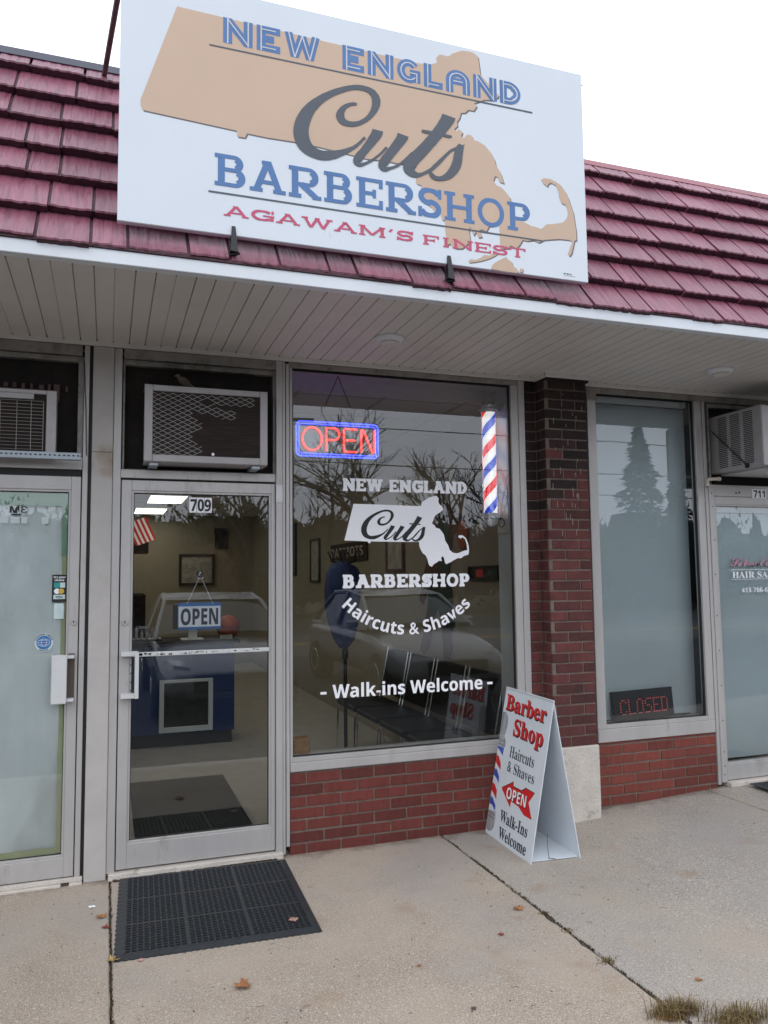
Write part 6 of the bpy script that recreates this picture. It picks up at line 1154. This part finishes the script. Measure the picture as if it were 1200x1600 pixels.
# ================================================================== across the parking lot, seen mirrored in the glass
def bare_tree(name, x, y, h, lb, seed, spread=.62):
    rnd = random.Random(seed); tr, br = MB(), MB()
    def grow(p, d, L_, r_, lev):
        q = p+d*L_*.5+Vector((rnd.gauss(0, .05), rnd.gauss(0, .05), .02))*L_; e = q+(d+Vector((rnd.gauss(0, .08), rnd.gauss(0, .08), .05)))*L_*.5
        (tr if lev == 0 else br).tube([p, q, e], [r_, r_*.85, r_*.7], 5 if lev < 2 else 3, caps=False)
        if lev >= 6 or r_ < .004: return
        for k in range(rnd.choice([2, 3, 3]) if lev < 5 else 2):
            ax = Vector((rnd.gauss(0, 1), rnd.gauss(0, 1), rnd.gauss(0, .4))).normalized(); nd = (d+ax*spread*rnd.uniform(.6, 1.1)).normalized(); nd.z = abs(nd.z)*.8+.12; nd.normalize()
            grow(e if rnd.random() < .7 else q, nd, L_*rnd.uniform(.66, .86), r_*.62, lev+1)
    grow(Vector((x, y, -.4)), Vector((0, 0, 1)), h*.24, h*.020, 0)
    t = thing(name, lb, 'tree', (x, y, -.4), 'trees across the parking lot'); tr.build('trunk', 'bark', t); br.build('crown', 'bark', t)
bare_tree('bare_tree', 8.6, -20, 10.5, 'wide bare tree mirrored in the left half of the shop window', 2, .75)
bare_tree('bare_tree', 14.5, -26, 10.5, 'bare tree mirrored above the white state map', 5)
bare_tree('bare_tree', 19.5, -31, 11.0, 'bare tree mirrored beside the barber pole', 9)
bare_tree('bare_tree', 4.6, -22, 10, 'bare tree mirrored at the upper right of the door glass', 14)
bare_tree('bare_tree', 10.8, -34, 12, 'distant bare tree mirrored behind the neon sign', 17)
def leafy(name, x, y, h, w_, lb, m, seed, conic=True):
    rnd = random.Random(seed); mb = MB(); cl_ = []
    def tri(c, dr, s):
        d1 = dr*s; d2 = Vector((rnd.gauss(0, 1), rnd.gauss(0, 1), rnd.gauss(0, 1))).normalized()*s*.45
        mb.add([c-d1*.4+d2, c+d1, c-d1*.4-d2], [(0, 1, 2)])
    if conic:
        for k in range(5200):
            z = rnd.random()**1.3; rad = w_*(1.02-z)*(.62+.38*abs(math.sin(z*26+1.5*math.sin(3*z))))
            a = rnd.uniform(0, 6.28); rad *= (.72+.30*math.sin(2*a+z*5+x)+.16*math.sin(5*a+z*31)+rnd.uniform(-.12, .2)); rr2 = rad*math.sqrt(rnd.uniform(.05, 1)); c = Vector((x+rr2*math.cos(a), y+rr2*math.sin(a), .2+h*z-.28*rr2))
            tri(c, Vector((math.cos(a), math.sin(a), rnd.uniform(-.6, .1))), rnd.uniform(.10, .34))
    else:
        for j in range(9):
            c = Vector((x+rnd.uniform(-.75, .75)*w_, y+rnd.uniform(-.3, .3)*w_, .2+h*rnd.uniform(.25, .74))); r3 = rnd.uniform(.30, .5)*w_*min(1, h/5+.2); cl_.append((c, r3))
            vs4 = []
            for a in range(7):
                for b in range(12): q = r3*.8*(1+rnd.uniform(-.2, .2)); th_ = math.pi*(a+.3)/7; vs4.append((c.x+q*math.sin(th_)*math.cos(b*math.pi/6), c.y+q*math.sin(th_)*math.sin(b*math.pi/6), c.z+q*.75*math.cos(th_)))
            mb.add(vs4, [(a*12+b, a*12+(b+1) % 12, a*12+12+(b+1) % 12, a*12+12+b) for a in range(6) for b in range(12)]+[tuple(range(12))])
        for k in range(4200):
            c, r3 = rnd.choice(cl_); d = Vector((rnd.gauss(0, 1), rnd.gauss(0, 1), rnd.gauss(0, 1)*.9)).normalized(); q = r3*rnd.choice([.85, .95, 1.05, 1.2, 1.45])*rnd.uniform(.9, 1.1)
            tri(Vector((c.x+d.x*q, c.y+d.y*q, c.z+d.z*q*.9)), (d+Vector((0, 0, .4))).normalized(), rnd.uniform(.08, .30))
    t = thing(name, lb, 'tree', (x, y, -.4), 'trees across the parking lot'); mb.build('crown', m, t); MB().tube([(x, y, -.4), (x, y, h*.5)], [.22, .08], 8).build('trunk', 'bark', t)
mb = MB(); rnd = random.Random(77)
for k in range(520):     # far ring of woods added behind the camera to block low sky light
    an = R(rnd.uniform(175, 365)); d = rnd.uniform(72, 95); x, y, h = 8+d*math.cos(an), d*math.sin(an)*1.0, rnd.uniform(4.5, 8.5); w_ = rnd.uniform(2, 4)
    for q in range(5):
        a = rnd.uniform(0, 3.14); c, s_ = math.cos(a)*w_*rnd.uniform(.5, 1), math.sin(a)*w_*rnd.uniform(.5, 1); hh = h*rnd.uniform(.8, 1.1)
        mb.add([(x-c, y-s_, -.5), (x+c, y+s_, -.5), (x+c*.9, y+s_*.9, hh*.6), (x+c*rnd.uniform(.2, .5), y+s_*.3, hh*rnd.uniform(.85, 1)), (x-c*.1, y, hh*rnd.uniform(.8, 1)), (x-c*.5, y-s_*.5, hh*rnd.uniform(.75, 1)), (x-c*.9, y-s_*.9, hh*.55)], [(0, 1, 2, 3, 4, 5, 6)])
tag(mb.build('added_woods', 'wood_far'), 'far-off bare woods added along the skyline to block low sky light', 'woods', kind='stuff')
leafy('spruce', 27.5, -31, 9.6, 3.0, 'dark spruce mirrored in the salon window', 'needles', 1)
leafy('spruce', 30.8, -32, 8.4, 2.4, 'second dark spruce mirrored at the right edge of the salon window', 'needles', 3)
for k, (x, y, h, w_, lb) in enumerate(((1.9, -30, 3.2, 3.6, 'russet oak mirrored in the middle of the door glass'), (-1.5, -34, 3.6, 4.4, 'dark round tree mirrored at the left of the door glass'), (22.5, -36, 5.2, 4.0, 'russet tree mirrored left of the spruce'), (15, -38, 5.2, 5.0, 'low tree mass mirrored behind the window lettering'), (8, -37, 4.8, 5.0, 'low dark tree mass mirrored at the left of the shop window'), (31, -42, 4.6, 6, 'low trees mirrored below the spruce'), (40, -42, 5, 6, 'low trees mirrored in the salon door'), (-7, -38, 4, 6, 'low tree mass mirrored in the papered door'), (4.6, -36, 3.8, 5, 'dark tree mass mirrored behind the open sign'))):
    leafy('broad_tree', x, y, h, w_, lb, 'dryleaf' if k in (0, 2, 3) else 'needles', 20+k, False)
up = thing('utility_pole', 'wooden utility pole with a lamp arm mirrored in the door glass', 'utility pole', (6.3, -23.5, -.4))
MB().tube([(6.3, -23.5, -.4), (6.3, -23.5, 8.2)], [.15, .10], 10).build('pole', 'bark', up); MB().box(5.4, 7.2, -23.6, -23.5, 7.5, 7.62).build('cross_arm', 'bark', up); MB().tube([(6.3, -23.5, 5.6), (5.6, -23.3, 6.1), (4.7, -23.2, 6.1)], .04, 6).lathe([(.03, 6.1), (.14, 6.02), (.10, 5.93)], (4.5, -23.2, 0), 10).build('lamp_arm', 'black_metal', up)
for k, (z, y) in enumerate(((6.6, -16), (5.6, -16.4), (7.3, -16.2), (4.9, -16.3))):
    mb = MB(); mb.tube([(x, y, z-1.1*(1-((x-14)/44.)**2)+.3) for x in range(-30, 59, 4)], .018, 4); tag(mb.build('power_line', 'black'), ['thick overhead cable mirrored across the shop window', 'lowest but one overhead cable mirrored in the glass', 'highest overhead cable mirrored in the glass', 'lowest overhead cable mirrored in the glass'][k], 'cable', 'cables over the road')
t = thing('house', 'low pale house mirrored in the salon window', 'house', (36, -48, -.4))
MB().box(30, 44, -54, -48, -.4, 2.8).build('wall', 'paper', t); MB().add([(29.5, -54.5, 2.8), (44.5, -54.5, 2.8), (44.5, -47.5, 2.8), (29.5, -47.5, 2.8), (29.5, -51, 4.8), (44.5, -51, 4.8)], [(0, 1, 5, 4), (3, 4, 5, 2), (0, 4, 3), (1, 2, 5)]).build('roof', 'asphalt', t)
for x in (32, 35, 39): MB().box(x, x+1.1, -48.03, -47.97, .8, 2.0).build('window', 'vinyl', t)
struct('road', MB().box(-60, 80, -19.5, -12.5, -.128, -.124), mat('road_asphalt', (.10, .10, .10), .9, 0, .2, 30))
struct('road_marking', MB().box(-60, 80, -16.1, -15.95, -.122, -.12).box(-60, 80, -15.75, -15.6, -.122, -.12), 'gold')

def car(name, lb, x, y, paint, rot=0):
    """parked nose towards the shop; x = centre line, y = front bumper"""
    t = thing(name, lb, 'car', (x, y, -.13), 'cars parked before the shops'); t.rotation_euler = (0, 0, R(rot))
    T = Matrix.Translation((x, y, -.13)) @ Matrix.Rotation(R(rot), 4, 'Z')
    # stations along the car: distance behind the nose, sill z, belt z, half width at belt, top z of the hood or deck
    st = [(.0, .34, .58, .66, .62), (.08, .26, .66, .78, .72), (.35, .22, .74, .86, .84), (.9, .20, .84, .89, .96), (1.35, .20, .92, .90, 1.02), (2.2, .20, .95, .91, 1.02), (3.2, .20, .97, .91, 1.05), (3.95, .22, .97, .89, 1.08), (4.35, .28, .92, .84, 1.02), (4.55, .40, .80, .74, .86)]
    def ring(d, zs, zb_, hw, zt2): return [(-hw*.88, -d, zs), (-hw, -d, (zs+zb_)/2-.05), (-hw, -d, zb_-.10), (-hw*.96, -d, zb_), (-hw*.7, -d, zt2-.02), (0, -d, zt2), (hw*.7, -d, zt2-.02), (hw*.96, -d, zb_), (hw, -d, zb_-.10), (hw, -d, (zs+zb_)/2-.05), (hw*.88, -d, zs)]
    vs2 = []; n2 = 11
    for s in st: vs2 += ring(*s)
    fs2 = [(i*n2+k, i*n2+(k+1) % n2, (i+1)*n2+(k+1) % n2, (i+1)*n2+k) for i in range(len(st)-1) for k in range(n2)]+[tuple(range(n2)), tuple((len(st)-1)*n2+k for k in range(n2))]
    bo = MB().add(vs2, fs2).build('body', paint, t, smooth=True, inv=T); sm = bo.modifiers.new('sub', 'SUBSURF'); sm.levels = 1; sm.render_levels = 1
    g = [(1.15, 1.02, 1.03, .82), (1.95, 1.0, 1.42, .66), (2.6, 1.0, 1.50, .64), (3.3, 1.02, 1.47, .64), (4.1, 1.04, 1.07, .74)]
    vs3 = []
    for d, a, b, hw in g: vs3 += [(-.84, -d, a-.05), (-hw, -d, b), (-hw*.6, -d, b+.025), (hw*.6, -d, b+.025), (hw, -d, b), (.84, -d, a-.05)]
    MB().add(vs3, [(i*6+k, i*6+k+1, (i+1)*6+k+1, (i+1)*6+k) for i in range(4) for k in range(5)]+[(0, 1, 2, 3, 4, 5)]).build('windows', 'car_glass', t, inv=T)
    rfm = MB(); rfm.add([(s*hw*q, -d, b+dz) for d, b, hw, dz in ((1.93, 1.42, .66, .035), (2.6, 1.50, .64, .04), (3.32, 1.47, .64, .035)) for s, q in ((-1, 1.02), (-1, .5), (1, .5), (1, 1.02))], [(i*4+k, i*4+k+1, i*4+5+k, i*4+4+k) for i in range(2) for k in range(3)])
    rfm.build('roof', paint, t, smooth=True, inv=T)
    pm = MB()
    for s in (-1, 1):
        pm.tube([(s*.85, -1.12, .98), (s*.67, -1.94, 1.44), (s*.65, -2.6, 1.52), (s*.65, -3.3, 1.49), (s*.78, -4.1, 1.06)], .028, 6); pm.tube([(s*.655, -2.62, 1.51), (s*.86, -2.66, 1.0)], .03, 6)
    pm.build('pillar', paint, t, inv=T)
    for s in (-1, 1):
        MB().add([(s*.50, -.055, .60), (s*.74, -.14, .62), (s*.84, -.42, .74), (s*.80, -.40, .80), (s*.68, -.14, .73), (s*.50, -.06, .69)], [(0, 1, 2, 3, 4, 5)]).build('headlight', 'lamp', t, inv=T)
        MB().bbox(min(s*.90, s*1.06), max(s*.90, s*1.06), -1.62, -1.48, 1.0, 1.12, .03).build('mirror', paint, t, inv=T)
        for d in (.85, 3.6):
            wh = MB().lathe([(.20, s*.70), (.33, s*.70), (.335, s*.74), (.335, s*.90), (.30, s*.92), (.21, s*.92)], (0, -d, .335), 28, 'x').build('wheel', 'tyre', t, inv=T)
            MB().lathe([(.205, s*.90), (.19, s*.925), (.05, s*.905)], (0, -d, .335), 20, 'x').build('rim', 'chrome', wh, inv=T)
    MB().bbox(-.46, .46, -.04, .012, .40, .60, .01).build('grille', 'black_metal', t, inv=T); MB().bbox(-.60, .60, -.02, .02, .27, .34, .01).build('lower_intake', 'black', t, inv=T)
    return t
car('parked_car', 'silver car mirrored in the shop door, its headlight behind the push bar', 1.45, -4.9, 'silver_car')
car('parked_car', 'white car mirrored under the lettering of the shop window', 4.55, -5.2, 'white_car', -3)
car('parked_car', 'distant silver car mirrored low in the salon window', 15.5, -9.5, 'silver_car', 70)
